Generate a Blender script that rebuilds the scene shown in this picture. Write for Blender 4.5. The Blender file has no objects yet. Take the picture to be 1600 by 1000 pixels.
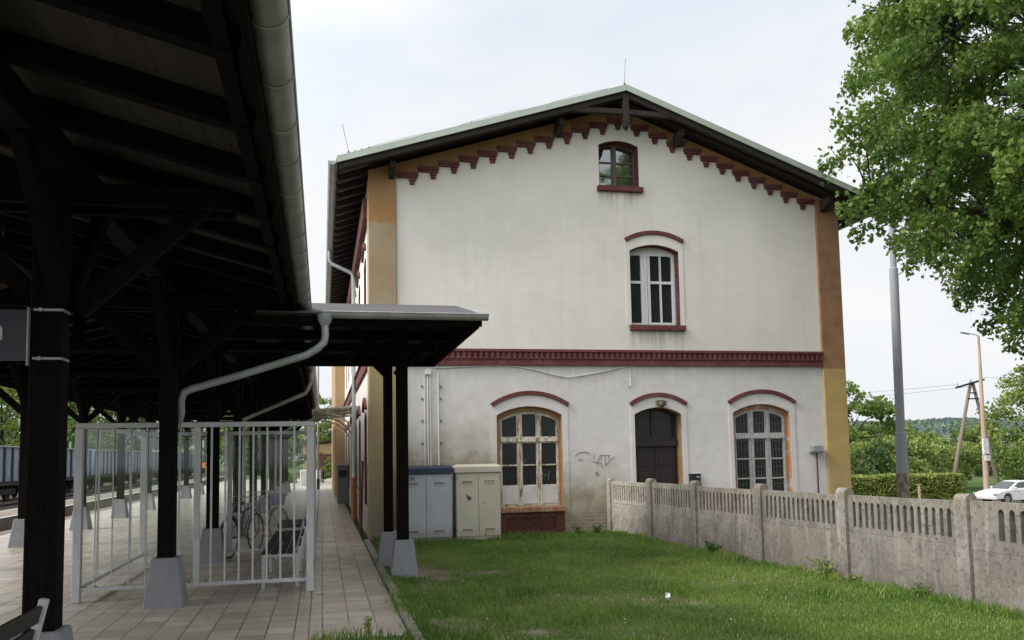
import bpy, bmesh, math, random
import numpy as np
from mathutils import Vector, Matrix, noise as mnoise
from mathutils.geometry import tessellate_polygon
random.seed(7)
RNG = np.random.default_rng(11)
R = math.radians
scene = bpy.context.scene
COL = scene.collection

# ------------------------------------------------------------------ helpers
def tag(o, label=None, cat=None, group=None, kind=None):
    if label: o['label'] = label
    if cat: o['category'] = cat
    if group: o['group'] = group
    if kind: o['kind'] = kind
    return o

def empty(name, loc=(0, 0, 0), label=None, cat=None, group=None):
    o = bpy.data.objects.new(name, None)
    o.empty_display_size = .2
    COL.objects.link(o)
    o.location = loc
    return tag(o, label, cat, group)

def world_loc(o):
    p = Vector((0, 0, 0))
    while o is not None:
        p = p + o.location
        o = o.parent
    return p

class MB:
    """collects geometry in world coordinates"""
    def __init__(s): s.v = []; s.f = []
    def add(s, vs, fs):
        b = len(s.v); s.v.extend([tuple(v) for v in vs]); s.f.extend([tuple(i + b for i in f) for f in fs])
        return s
    def box(s, x0, x1, y0, y1, z0, z1):
        return s.add([(x0,y0,z0),(x1,y0,z0),(x1,y1,z0),(x0,y1,z0),(x0,y0,z1),(x1,y0,z1),(x1,y1,z1),(x0,y1,z1)],
              [(0,3,2,1),(4,5,6,7),(0,1,5,4),(1,2,6,5),(2,3,7,6),(3,0,4,7)])
    def frustum(s, cx, cy, z0, z1, a0, b0, a1, b1):
        return s.add([(cx-a0,cy-b0,z0),(cx+a0,cy-b0,z0),(cx+a0,cy+b0,z0),(cx-a0,cy+b0,z0),
               (cx-a1,cy-b1,z1),(cx+a1,cy-b1,z1),(cx+a1,cy+b1,z1),(cx-a1,cy+b1,z1)],
              [(0,3,2,1),(4,5,6,7),(0,1,5,4),(1,2,6,5),(2,3,7,6),(3,0,4,7)])
    def bar(s, p, q, w, h, up=(0, 0, 1)):
        """beam of width w (sideways) and height h (along up) from p to q, centred"""
        p = Vector(p); q = Vector(q); d = (q - p).normalized(); up = Vector(up)
        if abs(d.dot(up)) > .98: up = Vector((0, 1, 0))
        sd = d.cross(up).normalized(); u = sd.cross(d).normalized()
        vs = [c + sd * a * w / 2 + u * b * h / 2 for c in (p, q) for a, b in ((-1,-1),(1,-1),(1,1),(-1,1))]
        return s.add(vs, [(0,3,2,1),(4,5,6,7),(0,1,5,4),(1,2,6,5),(2,3,7,6),(3,0,4,7)])
    def tube(s, pts, r, n=10, caps=True):
        pts = [Vector(p) for p in pts]
        rs = r if isinstance(r, (list, tuple)) else [r] * len(pts)
        rings = []; ref = None
        for i, p in enumerate(pts):
            d = (pts[min(i + 1, len(pts) - 1)] - pts[max(i - 1, 0)]).normalized()
            if ref is None or abs(ref.dot(d)) > .97:
                ref = Vector((0, 0, 1)) if abs(d.z) < .9 else Vector((1, 0, 0))
            a = d.cross(ref).normalized(); b = d.cross(a).normalized(); ref = a.cross(d) * -1 if False else ref
            rings.append([p + (a * math.cos(t) + b * math.sin(t)) * rs[i] for t in [2 * math.pi * k / n for k in range(n)]])
        vs = [v for rg in rings for v in rg]; fs = []
        for i in range(len(pts) - 1):
            for k in range(n):
                k2 = (k + 1) % n
                fs.append((i*n+k, i*n+k2, (i+1)*n+k2, (i+1)*n+k))
        if caps:
            fs.append(tuple(range(n - 1, -1, -1))); fs.append(tuple((len(pts)-1)*n + k for k in range(n)))
        return s.add(vs, fs)
    def plate(s, mp, outer, holes, d0, d1):
        """flat outline (a,b) with holes, between depths d0 and d1 along the outward axis of mp(a,b,d)"""
        loops = [outer] + list(holes)
        flat = [p for l in loops for p in l]
        tris = tessellate_polygon([[Vector((a, b, 0)) for a, b in l] for l in loops])
        n = len(flat)
        vs = [mp(a, b, d1) for a, b in flat] + [mp(a, b, d0) for a, b in flat]
        fs = [tuple(t) for t in tris] + [tuple(i + n for i in reversed(t)) for t in tris]
        k = 0
        for l in loops:
            m = len(l)
            for i in range(m):
                j = (i + 1) % m
                fs.append((k + i, k + j, n + k + j, n + k + i))
            k += m
        return s.add(vs, fs)
    def islands(s):
        p = list(range(len(s.v)))
        def find(i):
            while p[i] != i: p[i] = p[p[i]]; i = p[i]
            return i
        for f in s.f:
            a = find(f[0])
            for i in f[1:]:
                b = find(i)
                if a != b: p[b] = a
        out = {}
        for f in s.f: out.setdefault(find(f[0]), []).append(f)
        res = []
        for fs in out.values():
            ids = sorted({i for f in fs for i in f}); mp = {j: k for k, j in enumerate(ids)}
            m = MB(); m.v = [s.v[j] for j in ids]; m.f = [tuple(mp[i] for i in f) for f in fs]; res.append(m)
        return res
    def each(s, name, mat, parent=None, **kw):
        """every separate piece becomes an object of its own"""
        return [m.build(name, mat, parent, **kw) for m in s.islands()]
    def build(s, name, mat, parent=None, bevel=0, smooth=False, fix=True):
        me = bpy.data.meshes.new(name)
        off = world_loc(parent) if parent is not None else Vector((0, 0, 0))
        me.from_pydata([(v[0]-off.x, v[1]-off.y, v[2]-off.z) for v in s.v], [], s.f)
        if fix:
            bm = bmesh.new(); bm.from_mesh(me)
            bmesh.ops.recalc_face_normals(bm, faces=bm.faces)
            bm.to_mesh(me); bm.free()
        me.materials.append(mat)
        if smooth:
            me.polygons.foreach_set('use_smooth', [True] * len(me.polygons))
        o = bpy.data.objects.new(name, me)
        COL.objects.link(o)
        if parent is not None: o.parent = parent
        if smooth == 'auto':
            try: me.set_sharp_from_angle(angle=R(35))
            except Exception: pass
        if bevel:
            m = o.modifiers.new('bevel', 'BEVEL'); m.width = bevel; m.segments = 1
            m.limit_method = 'ANGLE'; m.angle_limit = R(50)
        return o

def copy_tree(o, parent=None):
    c = o.copy(); COL.objects.link(c)
    if parent is not None: c.parent = parent
    for ch in [x for x in o.children]: copy_tree(ch, c)
    return c

def fast_mesh(name, verts, faces, mat, parent=None, attr=None, k=3):
    """numpy mesh: faces (n,k) int"""
    off = world_loc(parent) if parent is not None else Vector((0, 0, 0))
    verts = np.asarray(verts, np.float32) - np.array(off, np.float32)
    me = bpy.data.meshes.new(name)
    nf = len(faces)
    me.vertices.add(len(verts)); me.vertices.foreach_set('co', verts.ravel())
    me.loops.add(nf * k); me.loops.foreach_set('vertex_index', np.asarray(faces, np.int32).ravel())
    me.polygons.add(nf); me.polygons.foreach_set('loop_start', np.arange(0, nf * k, k, dtype=np.int32))
    try: me.polygons.foreach_set('loop_total', np.full(nf, k, np.int32))
    except Exception: pass
    if attr is not None:
        a = me.attributes.new('vary', 'FLOAT', 'POINT'); a.data.foreach_set('value', np.asarray(attr, np.float32))
    me.update(); me.validate()
    me.materials.append(mat)
    o = bpy.data.objects.new(name, me); COL.objects.link(o)
    if parent is not None: o.parent = parent
    return o

def unit(n):
    v = RNG.normal(size=(n, 3)); return v / np.linalg.norm(v, axis=1, keepdims=True)
def leaves(centres, normals_out, size, jitter=.7, hang=0.):
    """quads of leaf shape around given centres"""
    n = len(centres)
    a = unit(n); a[:, 2] -= hang; a /= np.linalg.norm(a, axis=1, keepdims=True)
    b = unit(n); b = b - (b * a).sum(1, keepdims=True) * a; b /= np.linalg.norm(b, axis=1, keepdims=True)
    s = (size * RNG.uniform(1 - jitter * .5, 1 + jitter * .5, n))[:, None]
    V = np.stack([centres - a * s * .5, centres + b * s * .38 - a * s * .08, centres + a * s * .55, centres - b * s * .38 - a * s * .08], 1).reshape(-1, 3)
    i = np.arange(n) * 4
    return V, np.stack([i, i + 1, i + 2, i + 3], 1)

# ------------------------------------------------------------------ materials
class NT:
    def __init__(s, name):
        s.m = bpy.data.materials.new(name); s.m.use_nodes = True
        s.t = s.m.node_tree; s.t.nodes.clear()
        s.out = s.t.nodes.new('ShaderNodeOutputMaterial')
        s._co = None
    def n(s, t, **kw):
        x = s.t.nodes.new(t)
        for k, v in kw.items(): setattr(x, k, v)
        return x
    def l(s, a, b): s.t.links.new(a, b)
    def co(s):
        if s._co is None: s._co = s.n('ShaderNodeNewGeometry').outputs['Position']
        return s._co
    def obj(s): return s.n('ShaderNodeTexCoord').outputs['Object']
    def sep(s, c=None):
        x = s.n('ShaderNodeSeparateXYZ'); s.l(c or s.co(), x.inputs[0]); return x.outputs
    def mapping(s, c, scale=(1,1,1), loc=(0,0,0), rot=(0,0,0)):
        x = s.n('ShaderNodeMapping'); s.l(c, x.inputs[0])
        x.inputs['Scale'].default_value = scale; x.inputs['Location'].default_value = loc; x.inputs['Rotation'].default_value = rot
        return x.outputs[0]
    def noise(s, scale, detail=4, rough=.6, c=None, dist=0):
        x = s.n('ShaderNodeTexNoise'); s.l(c or s.co(), x.inputs['Vector'])
        x.inputs['Scale'].default_value = scale; x.inputs['Detail'].default_value = detail
        x.inputs['Roughness'].default_value = rough; x.inputs['Distortion'].default_value = dist
        return x.outputs['Fac']
    def ramp(s, f, stops, interp='LINEAR'):
        x = s.n('ShaderNodeValToRGB'); s.l(f, x.inputs[0]); x.color_ramp.interpolation = interp
        e = x.color_ramp.elements
        while len(e) < len(stops): e.new(.5)
        for i, (p, c) in enumerate(stops):
            e[i].position = p
            e[i].color = (c, c, c, 1) if isinstance(c, (int, float)) else (*c, 1)
        return x.outputs[0]
    def mix(s, f, a, b, mode='MIX'):
        x = s.n('ShaderNodeMix', data_type='RGBA', blend_type=mode)
        s._in(x.inputs['Factor'], f) if False else None
        fi = x.inputs[0]
        if isinstance(f, (int, float)): fi.default_value = f
        else: s.l(f, fi)
        for sock, v in ((x.inputs[6], a), (x.inputs[7], b)):
            if isinstance(v, tuple): sock.default_value = (*v, 1)
            else: s.l(v, sock)
        return x.outputs[2]
    def math(s, op, a, b=None, clamp=False):
        x = s.n('ShaderNodeMath', operation=op, use_clamp=clamp)
        for i, v in enumerate((a, b)):
            if v is None: continue
            if isinstance(v, (int, float)): x.inputs[i].default_value = v
            else: s.l(v, x.inputs[i])
        return x.outputs[0]
    def maprange(s, f, a, b, c=0, d=1):
        x = s.n('ShaderNodeMapRange'); s.l(f, x.inputs[0])
        for i, v in enumerate((a, b, c, d)): x.inputs[i + 1].default_value = v
        return x.outputs[0]
    def bsdf(s, col, rough=.7, metal=0, spec=.5, bump=None, bs=.2, bd=.01, normal=None):
        b = s.n('ShaderNodeBsdfPrincipled')
        if isinstance(col, tuple): b.inputs['Base Color'].default_value = (*col, 1)
        else: s.l(col, b.inputs['Base Color'])
        if isinstance(rough, (int, float)): b.inputs['Roughness'].default_value = rough
        else: s.l(rough, b.inputs['Roughness'])
        b.inputs['Metallic'].default_value = metal
        b.inputs['Specular IOR Level'].default_value = spec
        if bump is not None:
            x = s.n('ShaderNodeBump'); x.inputs['Strength'].default_value = bs; x.inputs['Distance'].default_value = bd
            s.l(bump, x.inputs['Height']); s.l(x.outputs[0], b.inputs['Normal'])
        s.l(b.outputs[0], s.out.inputs[0]); s.b = b
        return s.m

def simple(name, c1, c2=None, scale=6, rough=.7, metal=0, spec=.4, bump=.15, fine=60, objco=False, stretch=None, bd=.005):
    N = NT(name)
    c = N.obj() if objco else N.co()
    if stretch: c = N.mapping(c, scale=stretch)
    if c2 is None: c2 = tuple(x * .75 for x in c1)
    f = N.noise(scale, 5, .6, c)
    g = N.noise(fine, 3, .6, c)
    col = N.mix(N.ramp(f, [(.35, 0.), (.65, 1.)]), c1, c2)
    col = N.mix(N.ramp(g, [(.3, 0.), (.7, .35)]), col, tuple(x * .6 for x in c1))
    return N.bsdf(col, rough, metal, spec, N.math('ADD', f, N.math('MULTIPLY', g, .4)), bump, bd)

M = {}
def wall_mat():
    N = NT('station_wall_plaster'); P = N.co(); o = N.sep(P); z = o[2]; x = o[0]
    fine = N.noise(28, 6, .7); broad = N.noise(.9, 5, .6); mid = N.noise(4, 5, .65)
    up = N.mix(N.ramp(broad, [(.3, 0.), (.7, 1.)]), (.745, .695, .625), (.80, .755, .685))
    lo = N.mix(N.ramp(mid, [(.35, 0.), (.7, 1.)]), (.72, .68, .65), (.63, .59, .565))
    base = N.mix(N.maprange(z, 3.50, 3.54), lo, up)
    cloudy = N.ramp(N.noise(.55, 6, .68, N.mapping(P, loc=(4, 0, 2))), [(.44, 0.), (.58, .17)])
    base = N.mix(cloudy, base, (.46, .44, .395))
    trowel = N.ramp(N.noise(1, 4, .6, N.mapping(P, scale=(2.2, 2.2, 9))), [(.5, 0.), (.72, .09)])
    base = N.mix(trowel, base, (.44, .42, .38))
    # runs of dirt under the two upper sills
    for xa, xb, zt, ln in ((6.42, 7.75, 4.27, .62), (5.78, 6.88, 7.30, .45)):
        inx = N.math('MULTIPLY', N.maprange(x, xa, xa + .1), N.maprange(x, xb, xb - .1), True)
        inz = N.math('MULTIPLY', N.maprange(z, zt - ln, zt), N.maprange(z, zt + .02, zt), True)
        run = N.math('MULTIPLY', N.math('MULTIPLY', inx, inz, True), N.ramp(N.noise(1, 4, .6, N.mapping(P, scale=(13, 13, .6))), [(.36, 0.), (.7, .8)]), True)
        base = N.mix(run, base, (.30, .275, .23))
    # faint vertical weather streaks
    st = N.noise(1, 4, .6, N.mapping(P, scale=(7, 7, .25)))
    base = N.mix(N.ramp(st, [(.5, 0.), (.85, .2)]), base, (.45, .43, .39))
    # damp, dirty plaster low on the wall, in patches with their own outline
    edge = N.math('ADD', z, N.math('MULTIPLY', N.math('SUBTRACT', N.noise(1.1, 6, .62), .5), 1.6))
    damp = N.ramp(edge, [(.0, 1.), (1., 0.)])
    damp = N.math('ADD', N.maprange(edge, 1.75, .75), N.math('MULTIPLY', N.maprange(x, 3.6, 3.3), N.maprange(edge, 2.4, 1.55, 0, .7)), True)
    # the patches sit left of the door
    damp = N.math('MULTIPLY', damp, N.maprange(x, 6.5, 5.7), True)
    dcol = N.mix(N.ramp(N.noise(3.2, 6, .7), [(.35, 0.), (.62, 1.)]), (.23, .20, .145), (.40, .36, .27))
    base = N.mix(damp, base, dcol)
    # brick showing through at the very bottom
    vor = N.n('ShaderNodeTexBrick'); N.l(N.mapping(P, rot=(R(90), 0, 0)), vor.inputs[0])
    vor.inputs['Scale'].default_value = 1; vor.inputs['Brick Width'].default_value = .26; vor.inputs['Row Height'].default_value = .075
    vor.inputs['Mortar Size'].default_value = .008
    vor.inputs['Color1'].default_value = (.26, .20, .14, 1); vor.inputs['Color2'].default_value = (.20, .17, .13, 1); vor.inputs['Mortar'].default_value = (.33, .29, .23, 1)
    low = N.math('MULTIPLY', N.maprange(edge, .55, .35), N.maprange(x, 6.4, 6.0), True)
    base = N.mix(N.math('MULTIPLY', low, .8), base, vor.outputs[0])
    # red-brown drips under the brick belt course
    drip = N.math('MULTIPLY', N.ramp(N.noise(1, 3, .5, N.mapping(P, scale=(9, 9, .2))), [(.58, 0.), (.75, .5)]), N.maprange(z, 2.7, 3.45), True)
    drip = N.math('MULTIPLY', drip, N.maprange(z, 3.52, 3.50), True)
    base = N.mix(drip, base, (.42, .30, .27))
    return N.bsdf(base, .93, 0, .2, N.math('ADD', fine, N.math('MULTIPLY', mid, .8)), .35, .006)
M['wall'] = wall_mat()

def pilaster_mat(name, lower, side):
    N = NT(name); P = N.co(); z = N.sep(P)[2]
    mid = N.noise(3.5, 6, .65); fine = N.noise(30, 5, .7)
    up = N.mix(N.ramp(mid, [(.35, 0.), (.65, 1.)]), (.35, .19, .10), (.26, .135, .075))
    lo = N.mix(N.ramp(mid, [(.35, 0.), (.65, 1.)]), (.50, .36, .14), (.44, .31, .125))
    if side == 'left':
        e = N.math('ADD', z, N.math('MULTIPLY', N.math('SUBTRACT', N.noise(2.2, 6, .6), .5), 1.1))
        fade = N.mix(N.ramp(N.noise(2.5, 6, .6), [(.35, 0.), (.65, 1.)]), (.36, .285, .195), (.32, .235, .14))
        up = N.mix(N.maprange(e, 6.45, 6.35), (.36, .19, .08), fade)
        lo = N.mix(N.ramp(mid, [(.3, 0.), (.7, 1.)]), (.36, .275, .14), (.28, .225, .13))
        lo = N.mix(N.maprange(e, 1.6, .9), lo, (.27, .23, .16))
    col = N.mix(N.maprange(z, 3.44, 3.46), lo, up)
    blot = N.ramp(N.noise(1.3, 6, .7, N.mapping(P, loc=(2, 5, 1))), [(.46, 0.), (.6, .3)])
    col = N.mix(blot, col, (.33, .25, .16))
    return N.bsdf(col, .92, 0, .2, N.math('ADD', fine, mid), .35, .006)
M['pil_r'] = pilaster_mat('corner_paint_right', None, 'right')
M['pil_l'] = pilaster_mat('corner_paint_left', None, 'left')
M['gable_orange'] = simple('gable_orange_paint', (.36, .20, .085), (.30, .16, .065), 3, .92, 0, .2, .3)
M['reveal'] = simple('reveal_orange_paint', (.40, .25, .125), (.31, .19, .095), 5, .92, 0, .2, .3)
def reveal_flaky():
    N = NT('reveal_flaking_orange'); a = N.noise(3.2, 5, .6)
    col = N.mix(N.ramp(N.noise(4.5, 5, .6), [(.52, 0.), (.60, 1.)]), (.44, .225, .11), (.46, .42, .37))
    return N.bsdf(col, .92, 0, .2, N.noise(20, 5, .7), .4, .006)
M['reveal_flaky'] = reveal_flaky()

def brick_mat(name, c1, c2, mortar, rot=(R(90), 0, 0), w=.25, h=.077, mort=.008):
    N = NT(name); P = N.co()
    b = N.n('ShaderNodeTexBrick'); N.l(N.mapping(P, rot=rot), b.inputs[0])
    b.inputs['Scale'].default_value = 1; b.inputs['Brick Width'].default_value = w; b.inputs['Row Height'].default_value = h
    b.inputs['Mortar Size'].default_value = mort
    b.inputs['Color1'].default_value = (*c1, 1); b.inputs['Color2'].default_value = (*c2, 1); b.inputs['Mortar'].default_value = (*mortar, 1)
    n = N.noise(9, 6, .7)
    col = N.mix(N.ramp(n, [(.4, 0.), (.75, .6)]), b.outputs[0], tuple(x * .6 for x in c1))
    wear = N.ramp(N.noise(2.6, 5, .7), [(.45, 0.), (.68, .55)])
    col = N.mix(wear, col, tuple(x * .8 + .05 for x in c1))
    ch = N.ramp(N.noise(22, 4, .6), [(.63, 0.), (.69, .8)])
    col = N.mix(ch, col, tuple(min(1, x * 1.5 + .04) for x in c1))
    return N.bsdf(col, .85, 0, .3, N.math('SUBTRACT', n, b.outputs[1]), .4, .006)
M['brick'] = brick_mat('red_painted_brick', (.165, .052, .048), (.14, .043, .040), (.085, .03, .028))
M['brick_sill'] = brick_mat('worn_sill_brick', (.30, .10, .06), (.42, .30, .17), (.20, .15, .11), w=.09, h=.4)
M['brick_apron'] = brick_mat('dark_apron_brick', (.13, .042, .03), (.10, .036, .028), (.08, .035, .028))
M['upvc'] = simple('white_window_plastic', (.78, .78, .78), (.74, .74, .74), 3, .35, 0, .5, .02)
def peel():
    N = NT('peeling_white_paint'); P = N.co()
    n = N.noise(1, 6, .7, N.mapping(P, scale=(26, 26, 3.2)))
    col = N.mix(N.ramp(n, [(.50, 0.), (.58, 1.)]), (.66, .62, .52), (.19, .135, .08))
    y = N.ramp(N.noise(5, 4, .6), [(.45, 0.), (.7, .6)])
    col = N.mix(y, col, (.42, .34, .19))
    return N.bsdf(col, .8, 0, .3, n, .6, .006)
M['peel'] = peel()
M['white_wood'] = simple('white_painted_wood', (.64, .63, .60), (.52, .51, .47), 6, .6, 0, .3, .2)
M['old_wood'] = simple('weathered_brown_wood', (.20, .155, .10), (.13, .10, .07), 8, .75, 0, .3, .3)
M['door_wood'] = simple('dark_door_wood', (.022, .017, .015), (.030, .022, .018), 6, .45, 0, .4, .15)
M['door_metal'] = simple('door_studs', (.12, .05, .035), None, 10, .5, .3)
def glass_dark():
    N = NT('dark_window_glass'); n = N.noise(1.3, 2, .5)
    return N.bsdf((.022, .025, .025), N.ramp(N.noise(6, 4, .6), [(.3, .04), (.8, .25)]), 0, .22, n, .04, .05)
M['glass'] = glass_dark()
def glass_sky():
    N = NT('old_window_glass'); n = N.noise(3, 2, .5)
    m = N.bsdf((.03, .034, .036), .06, 0, .5, n, .06, .05)
    g = N.n('ShaderNodeBsdfGlossy'); g.inputs['Roughness'].default_value = .04; g.inputs[0].default_value = (.85, .88, .92, 1)
    mx_ = N.n('ShaderNodeMixShader'); mx_.inputs[0].default_value = .33; N.l(N.b.outputs[0], mx_.inputs[1]); N.l(g.outputs[0], mx_.inputs[2]); N.l(mx_.outputs[0], N.out.inputs[0])
    return m
M['glass_sky'] = glass_sky()
def thin_glass(name='thin_clear_glass', tint=(.96, .98, .97), dirt=.02):
    N = NT(name)
    tr = N.n('ShaderNodeBsdfTransparent'); tr.inputs[0].default_value = (*tint, 1)
    gl = N.n('ShaderNodeBsdfGlossy'); gl.inputs['Roughness'].default_value = .05; gl.inputs[0].default_value = (.9, .9, .9, 1)
    fr = N.n('ShaderNodeFresnel'); fr.inputs[0].default_value = 1.5
    m1 = N.n('ShaderNodeMixShader'); N.l(fr.outputs[0], m1.inputs[0]); N.l(tr.outputs[0], m1.inputs[1]); N.l(gl.outputs[0], m1.inputs[2])
    df = N.n('ShaderNodeBsdfDiffuse'); df.inputs[0].default_value = (.5, .5, .48, 1)
    m2 = N.n('ShaderNodeMixShader'); N.l(N.ramp(N.noise(2.5, 5, .6), [(.35, dirt * .4), (.75, dirt * 2)]), m2.inputs[0])
    N.l(m1.outputs[0], m2.inputs[1]); N.l(df.outputs[0], m2.inputs[2]); N.l(m2.outputs[0], N.out.inputs[0])
    return N.m
M['thin_glass'] = thin_glass()
M['awning_glass'] = thin_glass('dirty_awning_glass', (.80, .78, .70), .22)
M['fascia'] = simple('pale_green_sheet_metal', (.50, .54, .47), (.44, .48, .41), 2, .45, .2, .5, .05)
M['zinc'] = simple('dull_zinc', (.40, .40, .395), (.25, .25, .24), 3, .45, .25, .5, .05)
M['zinc_light'] = simple('pale_grey_pipe', (.42, .45, .45), (.30, .325, .32), 2.5, .45, .3, .5, .05)
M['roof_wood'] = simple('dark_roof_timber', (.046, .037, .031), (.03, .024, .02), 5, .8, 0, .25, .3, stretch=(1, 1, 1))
M['tile'] = simple('roof_tiles', (.10, .075, .06), (.07, .05, .042), 6, .8, 0, .3, .4)
M['tile_under'] = simple('tile_undersides', (.20, .17, .14), (.10, .085, .07), 8, .85, 0, .3, .4)
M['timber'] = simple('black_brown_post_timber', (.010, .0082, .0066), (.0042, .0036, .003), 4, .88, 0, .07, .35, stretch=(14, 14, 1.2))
def deck_mat():
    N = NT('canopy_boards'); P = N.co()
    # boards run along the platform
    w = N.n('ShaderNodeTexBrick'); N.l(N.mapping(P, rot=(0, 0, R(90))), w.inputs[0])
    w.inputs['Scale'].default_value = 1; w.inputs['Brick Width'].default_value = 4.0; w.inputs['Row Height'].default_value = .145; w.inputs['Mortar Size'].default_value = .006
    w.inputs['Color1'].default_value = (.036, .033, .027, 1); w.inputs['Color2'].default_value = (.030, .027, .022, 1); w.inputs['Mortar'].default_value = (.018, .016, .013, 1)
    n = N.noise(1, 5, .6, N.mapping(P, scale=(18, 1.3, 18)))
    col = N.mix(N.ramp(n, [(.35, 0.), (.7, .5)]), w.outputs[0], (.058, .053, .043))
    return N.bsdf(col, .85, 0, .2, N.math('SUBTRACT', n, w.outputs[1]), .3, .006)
M['deck'] = deck_mat()
M['felt'] = simple('grey_roofing_felt', (.115, .108, .112), (.085, .08, .083), 1.2, .9, 0, .3, .2, stretch=(.4, 6, 1))
M['blue_concrete'] = simple('painted_grey_concrete', (.265, .275, .285), (.215, .222, .23), 5, .85, 0, .3, .3)
M['white_metal'] = simple('white_painted_steel', (.58, .59, .59), (.46, .47, .47), 5, .45, 0, .5, .05)
def cab_grey():
    N = NT('blue_grey_cabinet_plastic'); P = N.co(); z = N.sep(P)[2]; n = N.noise(3, 5, .6)
    col = N.mix(N.ramp(n, [(.35, 0.), (.7, 1.)]), (.455, .475, .50), (.40, .42, .445))
    e = N.math('ADD', z, N.math('MULTIPLY', N.math('SUBTRACT', N.noise(7, 5, .7), .5), .5))
    col = N.mix(N.math('MULTIPLY', N.maprange(e, .35, .0), .7), col, (.22, .20, .15))
    st = N.ramp(N.noise(1, 4, .6, N.mapping(P, scale=(14, 14, .8))), [(.55, 0.), (.75, .25)])
    col = N.mix(st, col, (.25, .26, .26))
    return N.bsdf(col, .5, 0, .4, n, .05, .01)
M['cab_grey'] = cab_grey()
M['cab_lid'] = simple('navy_cabinet_lid', (.030, .042, .085), (.022, .032, .065), 3, .5, 0, .4, .1)
def cab_beige():
    N = NT('beige_cabinet_paint'); P = N.co()
    n = N.noise(2.5, 5, .6)
    col = N.mix(N.ramp(n, [(.35, 0.), (.7, 1.)]), (.53, .50, .40), (.47, .44, .34))
    rust = N.ramp(N.noise(9, 5, .65), [(.68, 0.), (.74, 1.)])
    col = N.mix(rust, col, (.22, .13, .07))
    z = N.sep(P)[2]
    col = N.mix(N.math('MULTIPLY', N.maprange(z, .3, .0), .45), col, (.30, .27, .17))
    return N.bsdf(col, .55, 0, .4, n, .05, .01)
M['cab_beige'] = cab_beige()
M['dark_patch'] = simple('torn_sticker', (.10, .10, .095), None, 9, .7)
M['vent_dark'] = simple('vent_shadow_slot', (.06, .06, .06), None, 9, .7)
M['yellow'] = simple('warning_yellow', (.55, .42, .05), None, 9, .5)
M['black'] = simple('black_plastic', (.012, .012, .013), (.016, .016, .017), 9, .4, 0, .5, .05)
M['cable'] = simple('white_cable', (.74, .73, .70), (.66, .65, .62), 5, .5)
M['graffiti'] = simple('violet_spray_paint', (.27, .12, .25), (.40, .24, .34), 30, .7, fine=90)
M['lamp_iron'] = simple('old_lamp_bronze', (.16, .15, .08), (.07, .07, .05), 25, .6, .3)
M['rust'] = simple('rusty_iron', (.075, .035, .026), (.12, .055, .035), 9, .8)
M['terracotta'] = simple('rusty_orange_pipe', (.33, .13, .07), (.24, .10, .06), 8, .8)

def fence_mat():
    N = NT('mossy_old_concrete'); P = N.co(); o = N.sep(P)
    rnd = N.n('ShaderNodeObjectInfo').outputs['Random']
    n1 = N.noise(1.6, 6, .65); n2 = N.noise(11, 6, .7); n3 = N.noise(55, 4, .7)
    col = N.mix(N.ramp(n1, [(.32, 0.), (.68, 1.)]), (.195, .182, .165), (.335, .31, .28))
    pink = N.ramp(N.noise(.7, 3, .5, N.mapping(P, loc=(3, 1, 0))), [(.45, 0.), (.62, .55)])
    col = N.mix(pink, col, (.30, .26, .23))
    st = N.noise(1, 5, .65, N.mapping(P, scale=(2.6, 2.6, 1.3)))
    col = N.mix(N.ramp(st, [(.42, 0.), (.64, .8)]), col, (.115, .107, .097))
    pit = N.ramp(N.noise(24, 5, .75), [(.56, 0.), (.66, .8)])
    col = N.mix(pit, col, (.115, .105, .092))
    lich = N.ramp(n2, [(.60, 0.), (.68, .6)])
    col = N.mix(lich, col, (.44, .42, .37))
    dots = N.ramp(n3, [(.62, 0.), (.7, .7)])
    col = N.mix(dots, col, (.10, .095, .085))
    moss = N.math('MULTIPLY', N.ramp(N.noise(6, 5, .7), [(.45, 0.), (.62, .75)]), N.maprange(o[2], .85, 1.1), True)
    col = N.mix(moss, col, (.20, .19, .10))
    pk2 = N.math('MULTIPLY', N.ramp(N.math('FRACT', N.math('MULTIPLY', rnd, 7.3)), [(.45, 0.), (.55, .5)]), N.ramp(N.noise(1.2, 4, .6, N.mapping(P, loc=(9, 0, 4))), [(.35, .2), (.6, 1.)]), True)
    col = N.mix(pk2, col, (.26, .21, .182))
    strk = N.ramp(N.noise(1, 4, .6, N.mapping(P, scale=(11, 11, .5), loc=(1, 2, 0))), [(.54, 0.), (.66, .5)])
    col = N.mix(strk, col, (.42, .385, .34))
    # the far end by the house is limewashed
    y = o[1]
    ee = N.math('ADD', y, N.math('MULTIPLY', N.math('SUBTRACT', N.noise(2, 4, .6), .5), 1.5))
    col = N.mix(N.math('MULTIPLY', N.maprange(ee, 15.2, 16.6), .7), col, (.52, .48, .42))
    col = N.mix(N.math('MULTIPLY', N.maprange(rnd, .35, 1.), .45), col, (.165, .150, .130))
    chips = N.ramp(N.noise(17, 6, .8, N.mapping(P, loc=(7, 2, 5))), [(.40, .75), (.47, 0.)])
    col = N.mix(chips, col, (.085, .078, .068))
    lowd = N.math('MULTIPLY', N.maprange(N.math('ADD', o[2], N.math('MULTIPLY', N.noise(2.4, 5, .7), .5)), .85, .35), N.ramp(N.noise(5, 6, .75), [(.35, 0.), (.6, .75)]), True)
    col = N.mix(lowd, col, (.12, .105, .085))
    return N.bsdf(col, .95, 0, .2, N.math('ADD', n2, N.math('MULTIPLY', n3, .6)), .8, .012)
M['fence'] = fence_mat()

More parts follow.
